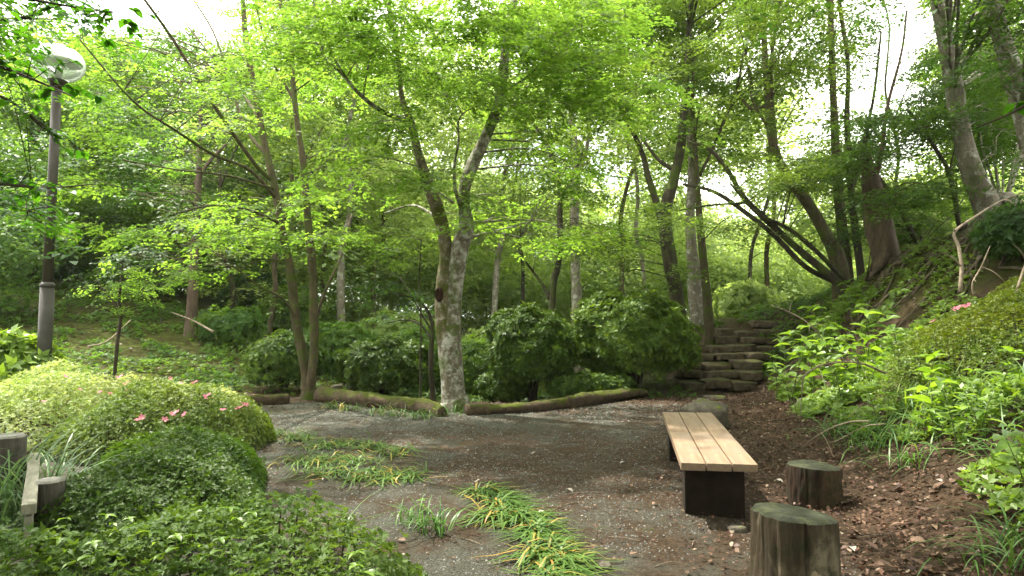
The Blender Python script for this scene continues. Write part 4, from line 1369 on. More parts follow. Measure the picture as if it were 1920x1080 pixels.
for i, (px, pb, w, d, ln, lab) in enumerate(BG):
    st = [(px, pb, w)]
    for s_ in range(1, 9):
        st.append((px + ln * s_ * .55 + 8 * math.sin(s_ * 1.7 + i), pb - 62 * s_, max(3, w * (1 - s_ * .085))))
    leaf = [M_pale, M_maple_b, M_pale, M_mid, M_pale][i % 5] if px > 300 and px < 1600 else [M_dark, M_mid][i % 2]
    T('woodland_tree', lab, 'tree', [st, [(st[4][0], st[4][1], w * .5), (st[4][0] + 25, st[5][1], w * .35), (st[4][0] + 60, st[6][1], 3)]], d,
      [M_bark_dark, M_bark_twin, M_bark_pale][i % 3], leaf,
      [(px + ln * 3, pb - 250, 130, 150, d - 3, d + 4, 15, 1.7), (px, pb - 90, 90, 45, d - 2, d + 3, 2, 1.3)], L=.13, sides=8, group='woodland trees beyond the clearing')

# the far woods: one mass
def woods(name, label, regions, leaf, L, per):
    V = []
    Nl = []
    for (px, py, rx, ry, d0, d1, n, r) in regions:
        for _ in range(n):
            a, q = RNG.uniform(0, 6.283), math.sqrt(RNG.random())
            dd = RNG.uniform(d0, d1)
            p = np.array(W(px + rx * q * math.cos(a), py + ry * q * math.sin(a), dd))
            if in_gap(p, 1.1): continue
            k_ = per
            P = p + unit(RNG.normal(size=(k_, 3))) * RNG.uniform(.3, 1, (k_, 1)) ** .5 * np.array([r, r, r * .55])
            V.append(P)
            Nl.append(unit(RNG.normal(0, .4, (k_, 3)) + (P - p) / r * .6 + np.array([0, -.1, 1])))
    o = scatter(name, np.concatenate(V), np.concatenate(Nl), leaf, L, .65, ext=13)
    tag(o, label, kind='stuff')


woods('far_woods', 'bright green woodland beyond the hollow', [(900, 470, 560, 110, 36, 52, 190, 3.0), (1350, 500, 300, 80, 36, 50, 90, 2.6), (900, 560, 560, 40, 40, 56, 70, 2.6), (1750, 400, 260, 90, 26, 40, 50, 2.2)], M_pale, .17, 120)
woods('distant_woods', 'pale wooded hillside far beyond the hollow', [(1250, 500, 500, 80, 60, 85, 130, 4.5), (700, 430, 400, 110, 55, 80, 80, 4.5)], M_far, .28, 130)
woods('hillside_woods', 'dark green woodland on the left hill', [(150, 430, 300, 110, 26, 42, 110, 2.6), (330, 260, 330, 150, 28, 45, 60, 3.0)], M_mid, .16, 170)
woods('hillside_woods', 'green crowns filling the sky behind the nearer trees', [(900, 40, 420, 140, 19, 30, 42, 1.5), (1380, 60, 200, 130, 17, 26, 34, 1.4), (1640, 330, 140, 60, 19, 26, 16, 1.2), (1850, 120, 110, 160, 16, 24, 24, 1.3), (600, 120, 200, 160, 19, 28, 26, 1.5)], M_maple_b, .09, 130)
woods('hillside_woods', 'mixed green woodland behind the lamp post', [(60, 230, 260, 200, 19, 27, 34, 1.6), (-100, 400, 200, 200, 16, 22, 16, 1.5)], M_mid, .11, 130)
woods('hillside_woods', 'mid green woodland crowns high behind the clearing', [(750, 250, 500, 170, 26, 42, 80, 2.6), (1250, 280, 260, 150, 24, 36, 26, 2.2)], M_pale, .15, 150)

# woodland closing round behind the viewer and to both sides
Pb, Nb = [], []
for _ in range(330):
    a_ = RNG.uniform(math.radians(165), math.radians(375))
    rr_ = RNG.uniform(11, 17)
    c_ = np.array([math.cos(a_) * rr_, math.sin(a_) * rr_ * .8 + 1, 0])
    c_[2] = h1(c_[0], c_[1]) + RNG.uniform(.5, 13)
    if abs(c_[0]) < 9 and c_[1] > 3: continue
    k_ = 45
    P_ = unit(RNG.normal(size=(k_, 3))) * RNG.uniform(.3, 1, (k_, 1)) ** .5 * np.array([2.2, 2.2, 1.3])
    Pb.append(c_ + P_)
    Nb.append(unit(P_ * .3 + RNG.normal(0, .4, (k_, 3)) + np.array([0, 0, 1])))
tag(scatter('surrounding_woods', np.concatenate(Pb), np.concatenate(Nb), M_dark, .2, .65, ext=13), 'woodland closing round the clearing behind the viewer', kind='stuff')

# ------------------------------------------------------------------ shrubs
make_shrub('round_bush', 'largest round glossy bush standing left of the stone stairs', 'bush', 1190, 715, 14.7, (1.20, 1.05, .92), M_rhodo_b, 9000, .085, seed=1, lift=.22, lobes=5)
make_shrub('round_bush', 'smaller dark round bush on short black stems behind the right log', 'bush', 998, 735, 13.9, (.80, .78, .78), M_rhodo, 5600, .08, seed=2, lift=.28, lobes=5)
make_shrub('round_bush', 'low dark bush behind the left mossy log', 'bush', 722, 738, 14.6, (.86, .8, .56), M_rhodo, 4600, .075, seed=3, lift=.1, lobes=4)
make_shrub('round_bush', 'light green layered bush behind the twin-stemmed maple', 'bush', 535, 742, 14.4, (.72, .7, .58), M_cover, 2000, .07, seed=4, lift=.05, lobes=5)
make_shrub('low_bush', 'small loose bush in front of the two round bushes by the log', 'bush', 1085, 748, 13.4, (.62, .35, .27), M_cover, 800, .075, seed=5, lift=.02, lobes=4)
make_shrub('low_bush', 'small bush spilling over the log end below the largest bush', 'bush', 1140, 745, 13.6, (.45, .32, .22), M_cover, 500, .075, seed=6, lobes=3)
make_shrub('low_bush', 'fringe of dark leaves at the foot of the smaller round bush', 'bush', 945, 742, 13.9, (.5, .4, .3), M_rhodo, 600, .08, seed=7, lobes=3)
make_shrub('low_bush', 'small bush right of the main tree trunk, behind the log', 'bush', 905, 700, 16, (.8, .6, .75), M_mid, 2200, .08, seed=8, lobes=5)
make_shrub('low_bush', 'pale green airy bush right of the twin-stemmed maple', 'bush', 640, 690, 18.5, (1.0, .8, .75), M_mid, 1500, .10, seed=9, lobes=6)
make_shrub('low_bush', 'dim green bush between main tree and left dark bush', 'bush', 800, 720, 17, (1.1, .8, .9), M_mid, 2200, .08, seed=10, lobes=5)
make_shrub('low_bush', 'leafy shrub at the left edge beside the lamp post', 'bush', 15, 700, 10.5, (.75, .6, .62), M_bank, 900, .12, .5, seed=11, lobes=4)
make_shrub('low_bush', 'green shrub deep behind the smaller round bush', 'bush', 960, 640, 20, (1.6, 1, 1.2), M_pale, 2600, .1, seed=12, lobes=5)
make_shrub('low_bush', 'green shrub on the slope left of the twin-stemmed maple', 'bush', 430, 640, 19, (.9, .7, .5), M_mid, 700, .1, seed=13, lobes=4)
make_shrub('low_bush', 'dark shrub below the beech on the crest at the right edge', 'bush', 1925, 420, 10.2, (.7, .6, .4), M_dark, 700, .09, seed=14, lobes=4)
for i, (px, pb, d, s, lab) in enumerate([(60, 560, 22, 1.2, 'shrub on the hill left of the lamp'), (150, 545, 24, 1.3, 'shrub on the hill right of the lamp'), (270, 560, 23, 1.1, 'dark shrub on the slope behind the sapling'),
                                         (1190, 560, 24, 1.6, 'bright shrub behind the largest round bush'), (1400, 560, 22, 1.0, 'bright shrub in the gap above the stairs'), (1000, 570, 26, 1.7, 'bright far shrub above the smaller round bush'), (740, 600, 25, 1.6, 'bright far shrub left of the main trunk'), (560, 600, 24, 1.3, 'far shrub behind the twin stems'),
                                         (1720, 470, 17, .9, 'light shrub beyond the ridge right of the cedar'), (480, 590, 26, 1.4, 'far dark shrub at the end of the left slope')]):
    make_shrub('woodland_shrub', lab, 'bush', px, pb, d, (s, s * .8, s * .7), [M_dark, M_mid, M_dark, M_pale, M_pale, M_pale, M_pale, M_mid, M_pale, M_dark][i], 700, .14, .5, seed=20 + i, lobes=5, group='woodland shrubs beyond the clearing')


# ------------------------------------------------------------------ azaleas and ground cover
def mound_obj(kind, label, cat, poly, top, n, L, aspect, leaf, rose=5, seed=0, edge=.6, gap=.0, group=None, hvar=.22, deep=.35):
    """a clipped mass over a ground polygon: height field with soft shoulders, rosettes in its skin"""
    poly = np.array(poly, float)
    lo, hi = poly.min(0), poly.max(0)
    P = RNG.uniform(lo, hi, (int(n * 2.4), 2))
    a, b = poly, np.roll(poly, -1, 0)
    # inside test and distance to the edge
    ins = np.zeros(len(P), bool)
    dist = np.full(len(P), 9.)
    for p, q in zip(a, b):
        c = ((p[1] > P[:, 1]) != (q[1] > P[:, 1])) & (P[:, 0] < (q[0] - p[0]) * (P[:, 1] - p[1]) / (q[1] - p[1] + 1e-9) + p[0])
        ins ^= c
        e = q - p
        t = np.clip(((P - p) @ e) / (e @ e), 0, 1)
        dist = np.minimum(dist, np.linalg.norm(P - (p + t[:, None] * e), axis=1))
    P, dist = P[ins][:n], dist[ins][:n]
    sh = np.clip(dist / edge, 0, 1)
    sh = np.sqrt(1 - (1 - sh) ** 2)

    def hgt(X, Y, s):
        return top * s * (1 - hvar + hvar * 1.3 * vnoise(X, Y, .9, seed) + hvar * .9 * vnoise(X, Y, .35, seed + 1))
    hz = hgt(P[:, 0], P[:, 1], sh)
    u = 1 - deep * RNG.uniform(0, 1, len(P)) ** 2
    # shoulders: spread rosettes down the sides
    side = RNG.uniform(0, 1, len(P)) < np.clip(1 - dist / edge, 0, 1)
    u = np.where(side, RNG.uniform(.1, 1, len(P)), u)
    cx = poly.mean(0)
    outw = unit(P - cx)
    Nn = unit(np.column_stack([outw * (1 - sh)[:, None] * 1.3, .9 * np.ones(len(P))]) + RNG.normal(0, .35, (len(P), 3)))
    g = H(P[:, 0], P[:, 1])
    root = empty(kind, (cx[0], cx[1], h1(cx[0], cx[1])), label=label, cat=cat, group=group)
    O = np.array(root.location)
    shoot = np.where(RNG.random(len(P)) < .12, RNG.exponential(.03, len(P)), 0)
    X = np.column_stack([P, g + hz * u + shoot]) - O
    o = scatter('foliage', X, Nn, leaf, L, aspect, rose, parent=root)
    o['kind'] = 'stuff'
    mb = MB()
    idx = RNG.choice(len(P), min(160, len(P)), replace=False)
    for i in idx:
        mb.tube([(X[i, 0] * .97, X[i, 1] * .97, g[i] - O[2] - .03), (X[i, 0], X[i, 1], X[i, 2] - .03)], [.007, .003], 4, 1)
    mb.build('stems', M_twig, root)['kind'] = 'stuff'
    return root, P, g + hz, O


def flower(root, loc, s, seed, tilt=0.):
    rs = random.Random(seed)
    V, Q = [], []
    for i in range(5):
        a = 2 * math.pi * i / 5 + rs.uniform(-.1, .1)
        c, sn = math.cos(a), math.sin(a)
        pts = [(0, 0, 0), (.35, -.26, .22), (.90, -.36, .34), (1.1, 0, .26), (.90, .36, .34), (.35, .26, .22)]
        b = len(V)
        V += [(s * (u_ * c - v_ * sn), s * (u_ * sn + v_ * c), s * w_) for u_, v_, w_ in pts]
        Q += [(b, b + 1, b + 2, b + 3), (b, b + 3, b + 4, b + 5)]
    o = mesh_np('flower', V, np.array(Q), M_petal, root)
    o.location = loc
    o.rotation_euler = (rs.uniform(.3, 1.0), rs.uniform(-.4, .4), rs.uniform(0, 6))


def add_flowers(root, P, hz, O, pixels, s=.028):
    for i, (u_, v_) in enumerate(pixels):
        pr = np.array([pix((a_, b_, c_)) for (a_, b_), c_ in zip(P[::3], hz[::3])])
        dd = (pr[:, 0] - u_) ** 2 + (pr[:, 1] - v_) ** 2
        near_ = np.where(dd < 160)[0]
        j = int(near_[np.argmin(P[::3][near_, 1] - hz[::3][near_])]) * 3 if len(near_) else int(np.argmin(dd)) * 3
        for q in range(2 if i % 4 == 0 else 1):
            flower(root, (P[j][0] - O[0] + q * .045, P[j][1] - O[1] - .06, hz[j] - O[2] + .03 + q * .02), s, i * 7 + q)


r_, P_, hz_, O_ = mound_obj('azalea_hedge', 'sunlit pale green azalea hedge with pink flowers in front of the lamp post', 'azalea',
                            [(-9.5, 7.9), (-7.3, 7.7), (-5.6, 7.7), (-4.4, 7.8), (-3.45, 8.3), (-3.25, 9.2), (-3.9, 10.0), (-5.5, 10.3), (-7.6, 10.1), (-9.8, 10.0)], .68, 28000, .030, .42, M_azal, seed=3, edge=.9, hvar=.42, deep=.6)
add_flowers(r_, P_, hz_, O_, [(240, 712), (158, 735), (200, 742), (215, 745), (235, 705), (255, 742), (272, 745), (345, 710), (372, 708), (262, 768), (90, 762), (270, 800), (240, 750), (130, 700), (180, 790), (330, 700)])
r_, P_, hz_, O_ = mound_obj('azalea_bush', 'darker green end of the azalea hedge with vivid pink flowers by the gravel', 'azalea',
                            [(-5.2, 7.5), (-4.4, 7.1), (-3.5, 7.1), (-2.95, 7.6), (-2.95, 8.6), (-3.2, 9.2), (-3.9, 9.0), (-4.8, 8.2)], .62, 13000, .028, .42, M_azal_m, seed=5, edge=.8, hvar=.45, deep=.5)
add_flowers(r_, P_, hz_, O_, [(462, 768), (470, 757), (458, 764), (476, 760), (335, 790), (362, 786), (312, 800), (432, 765), (398, 756), (280, 795), (268, 800)], .034)
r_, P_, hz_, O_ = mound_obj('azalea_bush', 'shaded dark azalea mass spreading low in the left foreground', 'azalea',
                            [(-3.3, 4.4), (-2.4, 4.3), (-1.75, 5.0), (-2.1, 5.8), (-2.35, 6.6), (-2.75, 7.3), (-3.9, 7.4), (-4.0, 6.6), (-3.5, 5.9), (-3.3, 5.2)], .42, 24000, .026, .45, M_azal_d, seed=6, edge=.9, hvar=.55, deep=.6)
mound_obj('ground_cover', 'dark whorled ground cover plants filling the bottom left corner', 'ground cover',
          [(-3.6, 2.2), (-2.5, 1.7), (-.9, 2.2), (-.35, 2.9), (-.35, 3.7), (-.8, 4.25), (-1.4, 4.7), (-2.4, 4.9), (-2.9, 4.0), (-3.5, 3.2)], .31, 8000, .034, .42, M_cover, rose=6, seed=7, edge=.6, hvar=.75, deep=.75)
r_, P_, hz_, O_ = mound_obj('azalea_hedge', 'clipped moss-green azalea hedge with a few pink flowers on the upper right bank', 'azalea',
                            [(4.15, 7.6), (4.9, 6.9), (6.2, 6.4), (8.2, 6.4), (8.2, 8.6), (6.6, 8.9), (5.2, 8.8), (4.5, 8.5)], .62, 18000, .026, .42, M_azal_r, seed=8, edge=.5, hvar=.3)
add_flowers(r_, P_, hz_, O_, [(1768, 518), (1785, 517), (1702, 552), (1802, 556), (1757, 530)], .036)

# ------------------------------------------------------------------ strap grass rows
ROWS = [(905, 925, 'topmost tuft of the flattened green and yellow row in the middle of the path'), (935, 945, 'tuft below the top of the middle grass row, combed to the right'), (925, 970, 'left tuft of the middle grass row with yellow tips'),
        (975, 975, 'dense green tuft halfway down the middle grass row'), (1000, 1000, 'wide tuft in the lower half of the middle grass row'), (1010, 1035, 'orange-tipped tuft low in the middle grass row'),
        (1045, 1050, 'tuft beside the small round stone, low in the middle row'), (1030, 1090, 'nearest tuft of the middle grass row, cut by the picture edge'), (980, 1045, 'thin straggling tuft left of the lower middle row')]
for i, (px, py, lab) in enumerate(ROWS):
    g = G(px, py)
    tuft('grass_tuft', lab, 'grass tuft', g.x, g.y, 95 if i < 8 else 20, .05, .40, .015, 1.5, M_blade, 'flattened strap-leaf grass tufts on the path', (.75, -.65), .45 if i < 8 else .3, lean=(.75, 1.55))
ROWS2 = [(520, 815, 'pale sunlit tuft touching the azalea end, leftmost of the far grass patch'), (560, 825, 'sunlit tuft at the back left of the far grass patch'), (600, 838, 'tuft in the back row of the far grass patch'), (650, 832, 'back middle tuft of the far grass patch'),
         (700, 838, 'back right tuft of the far grass patch'), (620, 862, 'middle tuft of the far grass patch'), (670, 868, 'centre tuft of the far grass patch, mostly green'), (745, 850, 'yellow-tipped tuft at the right of the far grass patch'), (570, 868, 'left front tuft beside dark soil in the far grass patch'),
         (612, 888, 'front tuft with long leaves combed left in the far grass patch'), (715, 898, 'front tuft with the longest green straps, nearest in the far grass patch'), (765, 895, 'small front right tuft with yellow leaves in the far grass patch'), (690, 890, 'front tuft beside the longest one in the far grass patch')]
for i, (px, py, lab) in enumerate(ROWS2):
    g = G(px, py)
    tuft('grass_tuft', lab, 'grass tuft', g.x, g.y, 66, .12, .38, .015, 1.5, M_blade, 'flattened strap-leaf grass tufts on the path', (-.4 if i % 2 else .5, -.8), .32, lean=(.75, 1.55))
for i, (px, py, lab) in enumerate([(622, 768, 'short tuft at the left end of the mossy log'), (655, 772, 'low yellow-green tuft under the left log'), (705, 778, 'pale bent tuft at the middle of the left log'), (742, 783, 'green tuft in front of the left log'), (790, 787, 'larger green tuft by the right end of the left log'), (830, 782, 'green sprigs between the left log and the main trunk')]):
    g = G(px, py)
    tuft('grass_tuft', lab, 'grass tuft', g.x, g.y, 40, .10, .34, .013, 1.1, M_blade if i < 4 else M_grass, 'strap-leaf tufts along the left log')
for i, (px, py, n_, ln_, lab) in enumerate([(815, 1000, 40, .36, 'dark green tuft beside the ground cover at the edge of the gravel'), (770, 985, 26, .30, 'small green tuft mixed with leafy sprigs by the gravel'), (460, 905, 34, .45, 'grass tuft standing up through the shaded azalea'), (330, 960, 20, .5, 'sparse grass blades in the dark azalea'), (640, 1010, 14, .4, 'arching blades leaning over the gravel from the ground cover'), (860, 740, 12, .25, 'few blades at the left root of the main tree')]):
    g = G(px, py)
    tuft('grass_tuft', lab, 'grass tuft', g.x, g.y, n_, .06, ln_, .011, .9, M_grass, comb_dir=(.3, -.3), comb_k=.2, lean=(.1, .8))
for i, (px, py, zz_, lab) in enumerate([(15, 985, .05, 'arching pale sedge at the bottom left before the tall post'), (85, 985, .05, 'upright blue-green sedge between the two posts'), (-30, 960, .05, 'sedge spilling in from the left edge'), (120, 930, .02, 'thin sedge behind the short post')]):
    g = G(px, py)
    tuft('sedge_clump', lab, 'sedge', g.x, g.y, 70 if i < 3 else 26, .07, .95 if i < 3 else .7, .014, .85, M_sedge, 'sedge clumps round the log posts', lean=(.05, .8))

# ------------------------------------------------------------------ leafy plants (each leaf a piece)
def leaf_mesh(name, mat, aspect=.52, droop=.18, n=6, serr=.0, tip=1.0):
    t = np.linspace(0, 1, n + 1)
    w = np.sin(np.pi * np.clip(t, 0, 1) ** .78) ** .9 * aspect * .5
    w[0] = .012
    w[-1] = .002
    if serr: w[1:-1] *= 1 + serr * (-1) ** np.arange(1, n)
    z = -droop * t ** 2 + .05 * np.sin(t * 3)
    V = []
    for i in range(n + 1):
        V += [(t[i], w[i], z[i] + w[i] * .35), (t[i], 0, z[i]), (t[i], -w[i], z[i] + w[i] * .35)]
    Q = []
    for i in range(n):
        b = i * 3
        Q += [(b, b + 1, b + 4, b + 3), (b + 1, b + 2, b + 5, b + 4)]
    return mesh_np(name, V, np.array(Q), mat, smooth=True, link=False)


def tinted(name, stops, **kw):
    """per-object random tint, for single-leaf objects"""
    m, nt, out = new_mat(name)
    oi = nt.nodes.new('ShaderNodeObjectInfo')
    c = ramp(nt, oi.outputs['Random'], stops)
    v = mrange(nt, noise(nt, 9, 4, .6), .3, .7, .8, 1.2)
    c = mixc(nt, 1.0, c, comb(nt, v), 'MULTIPLY')
    p = N(nt, 'BsdfPrincipled', Roughness=kw.get('rough', .4))
    p.inputs['Specular IOR Level'].default_value = .4
    nt.links.new(c, p.inputs['Base Color'])
    t = nt.nodes.new('ShaderNodeBsdfTranslucent')
    nt.links.new(mixc(nt, 1.0, c, kw.get('tm', (1.9, 1.9, .6)), 'MULTIPLY'), t.inputs['Color'])
    x = nt.nodes.new('ShaderNodeMixShader')
    x.inputs[0].default_value = kw.get('tr', .4)
    nt.links.new(p.outputs[0], x.inputs[1]); nt.links.new(t.outputs[0], x.inputs[2]); nt.links.new(x.outputs[0], out.inputs[0])
    return m


M_bl = tinted('broad_leaf', [(0, (.08, .155, .018)), (.6, (.14, .235, .032)), (1, (.22, .33, .06))])
M_ol = tinted('hanging_leaf', [(0, (.025, .09, .008)), (1, (.055, .15, .012))], tr=.5)
LM = [leaf_mesh('leaf', M_bl, .50, .20), leaf_mesh('leaf', M_bl, .42, .35, serr=.06), leaf_mesh('leaf', M_bl, .58, .10)]


def leaf_obj(parent, mesh, base, direc, size, roll=0.):
    o = bpy.data.objects.new('leaf', mesh)
    COL.objects.link(o)
    o.parent = parent
    d = Vector(direc).normalized()
    s = Vector((0, 0, 1)).cross(d)
    if s.length < .05: s = Vector((1, 0, 0))
    s.normalize()
    n_ = d.cross(s)
    R_ = Matrix((d, s, n_)).transposed().to_4x4() @ Matrix.Rotation(roll, 4, 'X')
    o.matrix_local = Matrix.Translation(base) @ R_ @ Matrix.Scale(size, 4)
    return o


def make_plant(seed, h, pairs, size, stems=1, meshid=0, stalk=.006):
    rs = random.Random(seed)
    root = empty('leafy_plant', (0, 0, -50))
    mb = MB()
    for s_ in range(stems):
        az = rs.uniform(0, 6.28)
        ln_ = rs.uniform(.1, .35) + .15 * (stems > 1)
        hh = h * rs.uniform(.75, 1.1)
        P = [Vector((math.cos(az) * ln_ * hh * t_ ** 1.5, math.sin(az) * ln_ * hh * t_ ** 1.5, hh * t_)) for t_ in (0, .25, .5, .75, 1)]
        P[0].z = -.06
        mb.tube(P, [stalk, stalk * .9, stalk * .8, stalk * .6, stalk * .4], 5, 2)
        for k_ in range(pairs):
            t_ = .3 + .7 * (k_ + 1) / pairs
            i0 = min(3, int(t_ * 4))
            f_ = t_ * 4 - i0
            p = P[i0].lerp(P[i0 + 1], min(1, f_))
            a0 = az + k_ * 1.57 + rs.uniform(-.3, .3)
            top = k_ == pairs - 1
            for q in range(4 if top else 2):
                a = a0 + q * (math.pi / 2 if top else math.pi) + rs.uniform(-.25, .25)
                sz = size * rs.uniform(.7, 1.15) * (.75 if top else 1)
                leaf_obj(root, LM[(meshid + q) % 3] if rs.random() < .3 else LM[meshid], p, (math.cos(a), math.sin(a), rs.uniform(-.15, .45)), sz, rs.uniform(-.35, .35))
    mb.build('stem', M_bank_stem, root)
    return root


M_bank_stem = simple_mat('green_stem', lambda nt: (.10, .13, .04), .6, .3)
protos = [make_plant(1, .55, 4, .18), make_plant(2, .42, 3, .145, 2, 1), make_plant(3, .60, 3, .20, 1, 2), make_plant(4, .32, 2, .14, 1, 0), make_plant(5, .5, 3, .135, 2, 1)]
used = set()
SIDE = ['tall', 'low', 'broad-leaved', 'small', 'bushy']
# (px, py of the plant's foot, distance), proto, scale
SPOTS = []
QN = []
ROWI = []
ROWS_SEEN = []
rs = random.Random(5)
foot_at = lambda yy: float(np.interp(yy, FOOT[:, 0], FOOT[:, 1]))
for yy, n_ in ((3.3, 3), (3.9, 4), (4.5, 4), (5.1, 4), (5.7, 4), (6.3, 4), (7.0, 5), (7.8, 4), (8.7, 5), (9.4, 6), (10.1, 6), (10.8, 6), (11.5, 6), (12.2, 6), (12.9, 6), (13.6, 5)):
    for q in range(n_):
        QN.append(q)
        ROWI.append(len(ROWS_SEEN))
        if q == n_ - 1: ROWS_SEEN.append(yy)
        off = .55 + q * .50 + rs.uniform(-.18, .18)
        if yy > 9: off = .15 + q * .42 + (.3 if yy > 12.5 else 0) + rs.uniform(-.15, .15)
        if 6.2 < yy < 9 and off > 1.5: off = .5 + rs.uniform(0, .8)
        if yy > 9: off = min(off, 1.0 + rs.uniform(0, .8)) if off > 1.8 else off
        SPOTS.append((foot_at(yy) + off, yy + rs.uniform(-.25, .25)))
for i, (x_, y_) in enumerate(SPOTS):
    pi_ = i % 5 if i >= 5 else i
    pr = protos[pi_]
    if pi_ not in used:
        o = pr
        used.add(pi_)
    else:
        o = copy_tree(pr)
    sc_ = rs.uniform(.95, 1.3) * (1.35 if y_ > 9.5 else (.95 if y_ > 6 else 1.0)) * (.8 if y_ < 3.6 else 1)
    o.location = (x_, y_, h1(x_, y_))
    o.rotation_euler = (rs.uniform(-.15, .1), rs.uniform(-.35, -.05), rs.uniform(0, 6.28))
    o.scale = (sc_,) * 3
    u_, v_ = pix((x_, y_, o.location.z + .3))
    rown = ('front', 'second', 'third', 'fourth', 'fifth', 'sixth', 'seventh', 'eighth', 'ninth', 'tenth', 'eleventh', 'twelfth', 'thirteenth', 'fourteenth', 'fifteenth', 'sixteenth')[ROWI[i]]
    qn = ('lowest', 'second', 'third', 'fourth', 'fifth', 'sixth')[QN[i]]
    tag(o, f'{SIDE[pi_]} green plant, {qn} up the slope in the {rown} row back along the right bank', 'plant', 'leafy plants on the right bank')
# small sprigs by themselves on the bare soil
for i, (px, py, lab) in enumerate([(1478, 838, 'lone bright seedling on bare soil left of the dark stump'), (1452, 745, 'low leafy sprig at the foot of the bank below the stairs'), (1800, 930, 'bright green seedling in the dry leaves right of the stumps'), (790, 960, 'leafy sprig beside the dark grass tuft at the gravel edge'), (1470, 760, 'small sprig under the dead twigs at the bank foot')]):
    g = G(px, py)
    o = copy_tree(protos[3])
    o.location = (g.x, g.y, h1(g.x, g.y) - .02)
    s_ = [.42, .9, .5, .55, .8][i]
    o.scale = (s_, s_, s_ * .7)
    o.rotation_euler = (0, 0, i * 1.3)
    o.name = 'seedling'
    tag(o, lab, 'seedling')
    if 'group' in o: del o['group']

CS = [(180, 1010), (90, 1060), (300, 1050), (420, 1000), (520, 1040), (640, 1060), (250, 960), (380, 930), (700, 1020), (480, 960), (590, 990), (150, 960), (340, 1000), (760, 1060)]
CT = ['left corner', 'very bottom left corner', 'bottom, third from the left', 'middle of the cover', 'bottom middle', 'bottom right part', 'back left part', 'back by the shaded azalea', 'right edge by the gravel', 'back middle', 'right part by the gravel', 'back left by the sedge', 'centre left', 'rightmost bottom corner']
for i, (px, py) in enumerate(CS):
    dd = 2.75 + (1080 - py) / 150 * 1.6
    o = copy_tree(protos[[4, 3, 1][i % 3]])
    x_ = (px - 960) / F * dd
    s_ = rs.uniform(.42, .6)
    o.location = (x_, dd, h1(x_, dd) + .16)
    o.scale = (s_, s_, s_ * .9)
    o.rotation_euler = (0, 0, i * 2.1)
    o.name = 'cover_sprig'
    tag(o, 'leafy sprig poking out of the dark ground cover, ' + CT[i], 'sprig', 'sprigs in the left ground cover')

# small leaved undergrowth filling between them
def undergrowth(name, label, n, L, leaf, region, hmax=.3, rose=5, aspect=.5):
    P = region(n)
    g = H(P[:, 0], P[:, 1])
    cl_ = vnoise(P[:, 0], P[:, 1], .55, 31)
    keep = cl_ > .38
    P, g, cl_ = P[keep], g[keep], cl_[keep]
    z = g + hmax * (cl_ - .25) * RNG.uniform(.15, 1.3, len(P))
    o = scatter(name, np.column_stack([P, z]), unit(np.array([-.2, -.2, 1]) + RNG.normal(0, .35, (len(P), 3))), leaf, L, aspect, rose)
    tag(o, label, kind='stuff')
    return o


def reg_bank(n):
    y_ = RNG.uniform(2.6, 15, n)
    x_ = np.interp(y_, FOOT[:, 0], FOOT[:, 1]) + .35 + RNG.uniform(0, 1, n) ** 1.2 * 2.9
    return np.column_stack([x_, y_])


undergrowth('undergrowth', 'small-leaved green undergrowth covering the right bank', 11000, .06, M_bank, reg_bank, .42)
undergrowth('upper_undergrowth', 'green undergrowth high on the bank beside the stairs', 7000, .065, M_bank, lambda n: (lambda yy: np.column_stack([np.interp(yy, FOOT[:, 0], FOOT[:, 1]) + .1 + RNG.uniform(0, 1, n) * 2.1, yy]))(RNG.uniform(8.8, 14.4, n)), .34)
undergrowth('crest_undergrowth', 'thin undergrowth on the ridge above the stairs', 3500, .07, M_mid, lambda n: np.column_stack([RNG.uniform(5.4, 9.5, n), RNG.uniform(15.5, 20, n)]), .3)
undergrowth('hill_ground_cover', 'low green ground cover on the left mossy slope', 16000, .075, M_mid, lambda n: np.column_stack([RNG.uniform(-17, -5.6, n), RNG.uniform(11.5, 23, n)]), .28, 4)
undergrowth('hollow_ground_cover', 'low green plants in the hollow beyond the logs', 6000, .09, M_cover, lambda n: np.column_stack([RNG.uniform(-6, 3.6, n), RNG.uniform(13.6, 26, n)]), .3, 4)
undergrowth('sunny_ground_cover', 'bright grassy plants on the far floor of the woods', 5000, .16, M_pale, lambda n: np.column_stack([RNG.uniform(-8, 14, n), RNG.uniform(24, 42, n)]), .5, 4)

# grass blades on the bank
GR = [(1700, 905), (1790, 830), (1850, 900), (1660, 850), (1745, 870), (1880, 960), (1905, 1060), (1860, 1075), (1600, 800), (1640, 830), (1720, 800), (1820, 860), (1900, 880), (1560, 760)]
for i, (px, py) in enumerate(GR):
    dd = 4.0 + (1080 - py) / 300 * 3.6
    x_ = (px - 960) / F * dd
    tuft('bank_grass', ['arching grass clump low on the right bank above the stumps', 'grass clump in the middle of the right bank', 'grass clump by the right picture edge'][0 if px < 1720 else (1 if px < 1850 else 2)] + (', among the dry leaves' if py > 890 else ', among broad leaves'), 'grass', x_, dd, 34, .10, .5, .012, .9, M_grass, 'grass clumps on the right bank', (-.6, -.5), .3, lean=(.1, .9))
for i, (px, py, dd) in enumerate([(1760, 640, 7.0), (1700, 640, 7.4), (1820, 650, 6.6)]):
    tuft('bank_grass', ['bamboo-like grass in front of the mossy hedge, middle one', 'bamboo-like grass in front of the mossy hedge, left one', 'bamboo-like grass in front of the mossy hedge, right one'][i], 'grass', (px - 960) / F * dd, dd, 30, .12, .6, .016, .7, M_bank, comb_dir=(-.5, -.5), comb_k=.3)

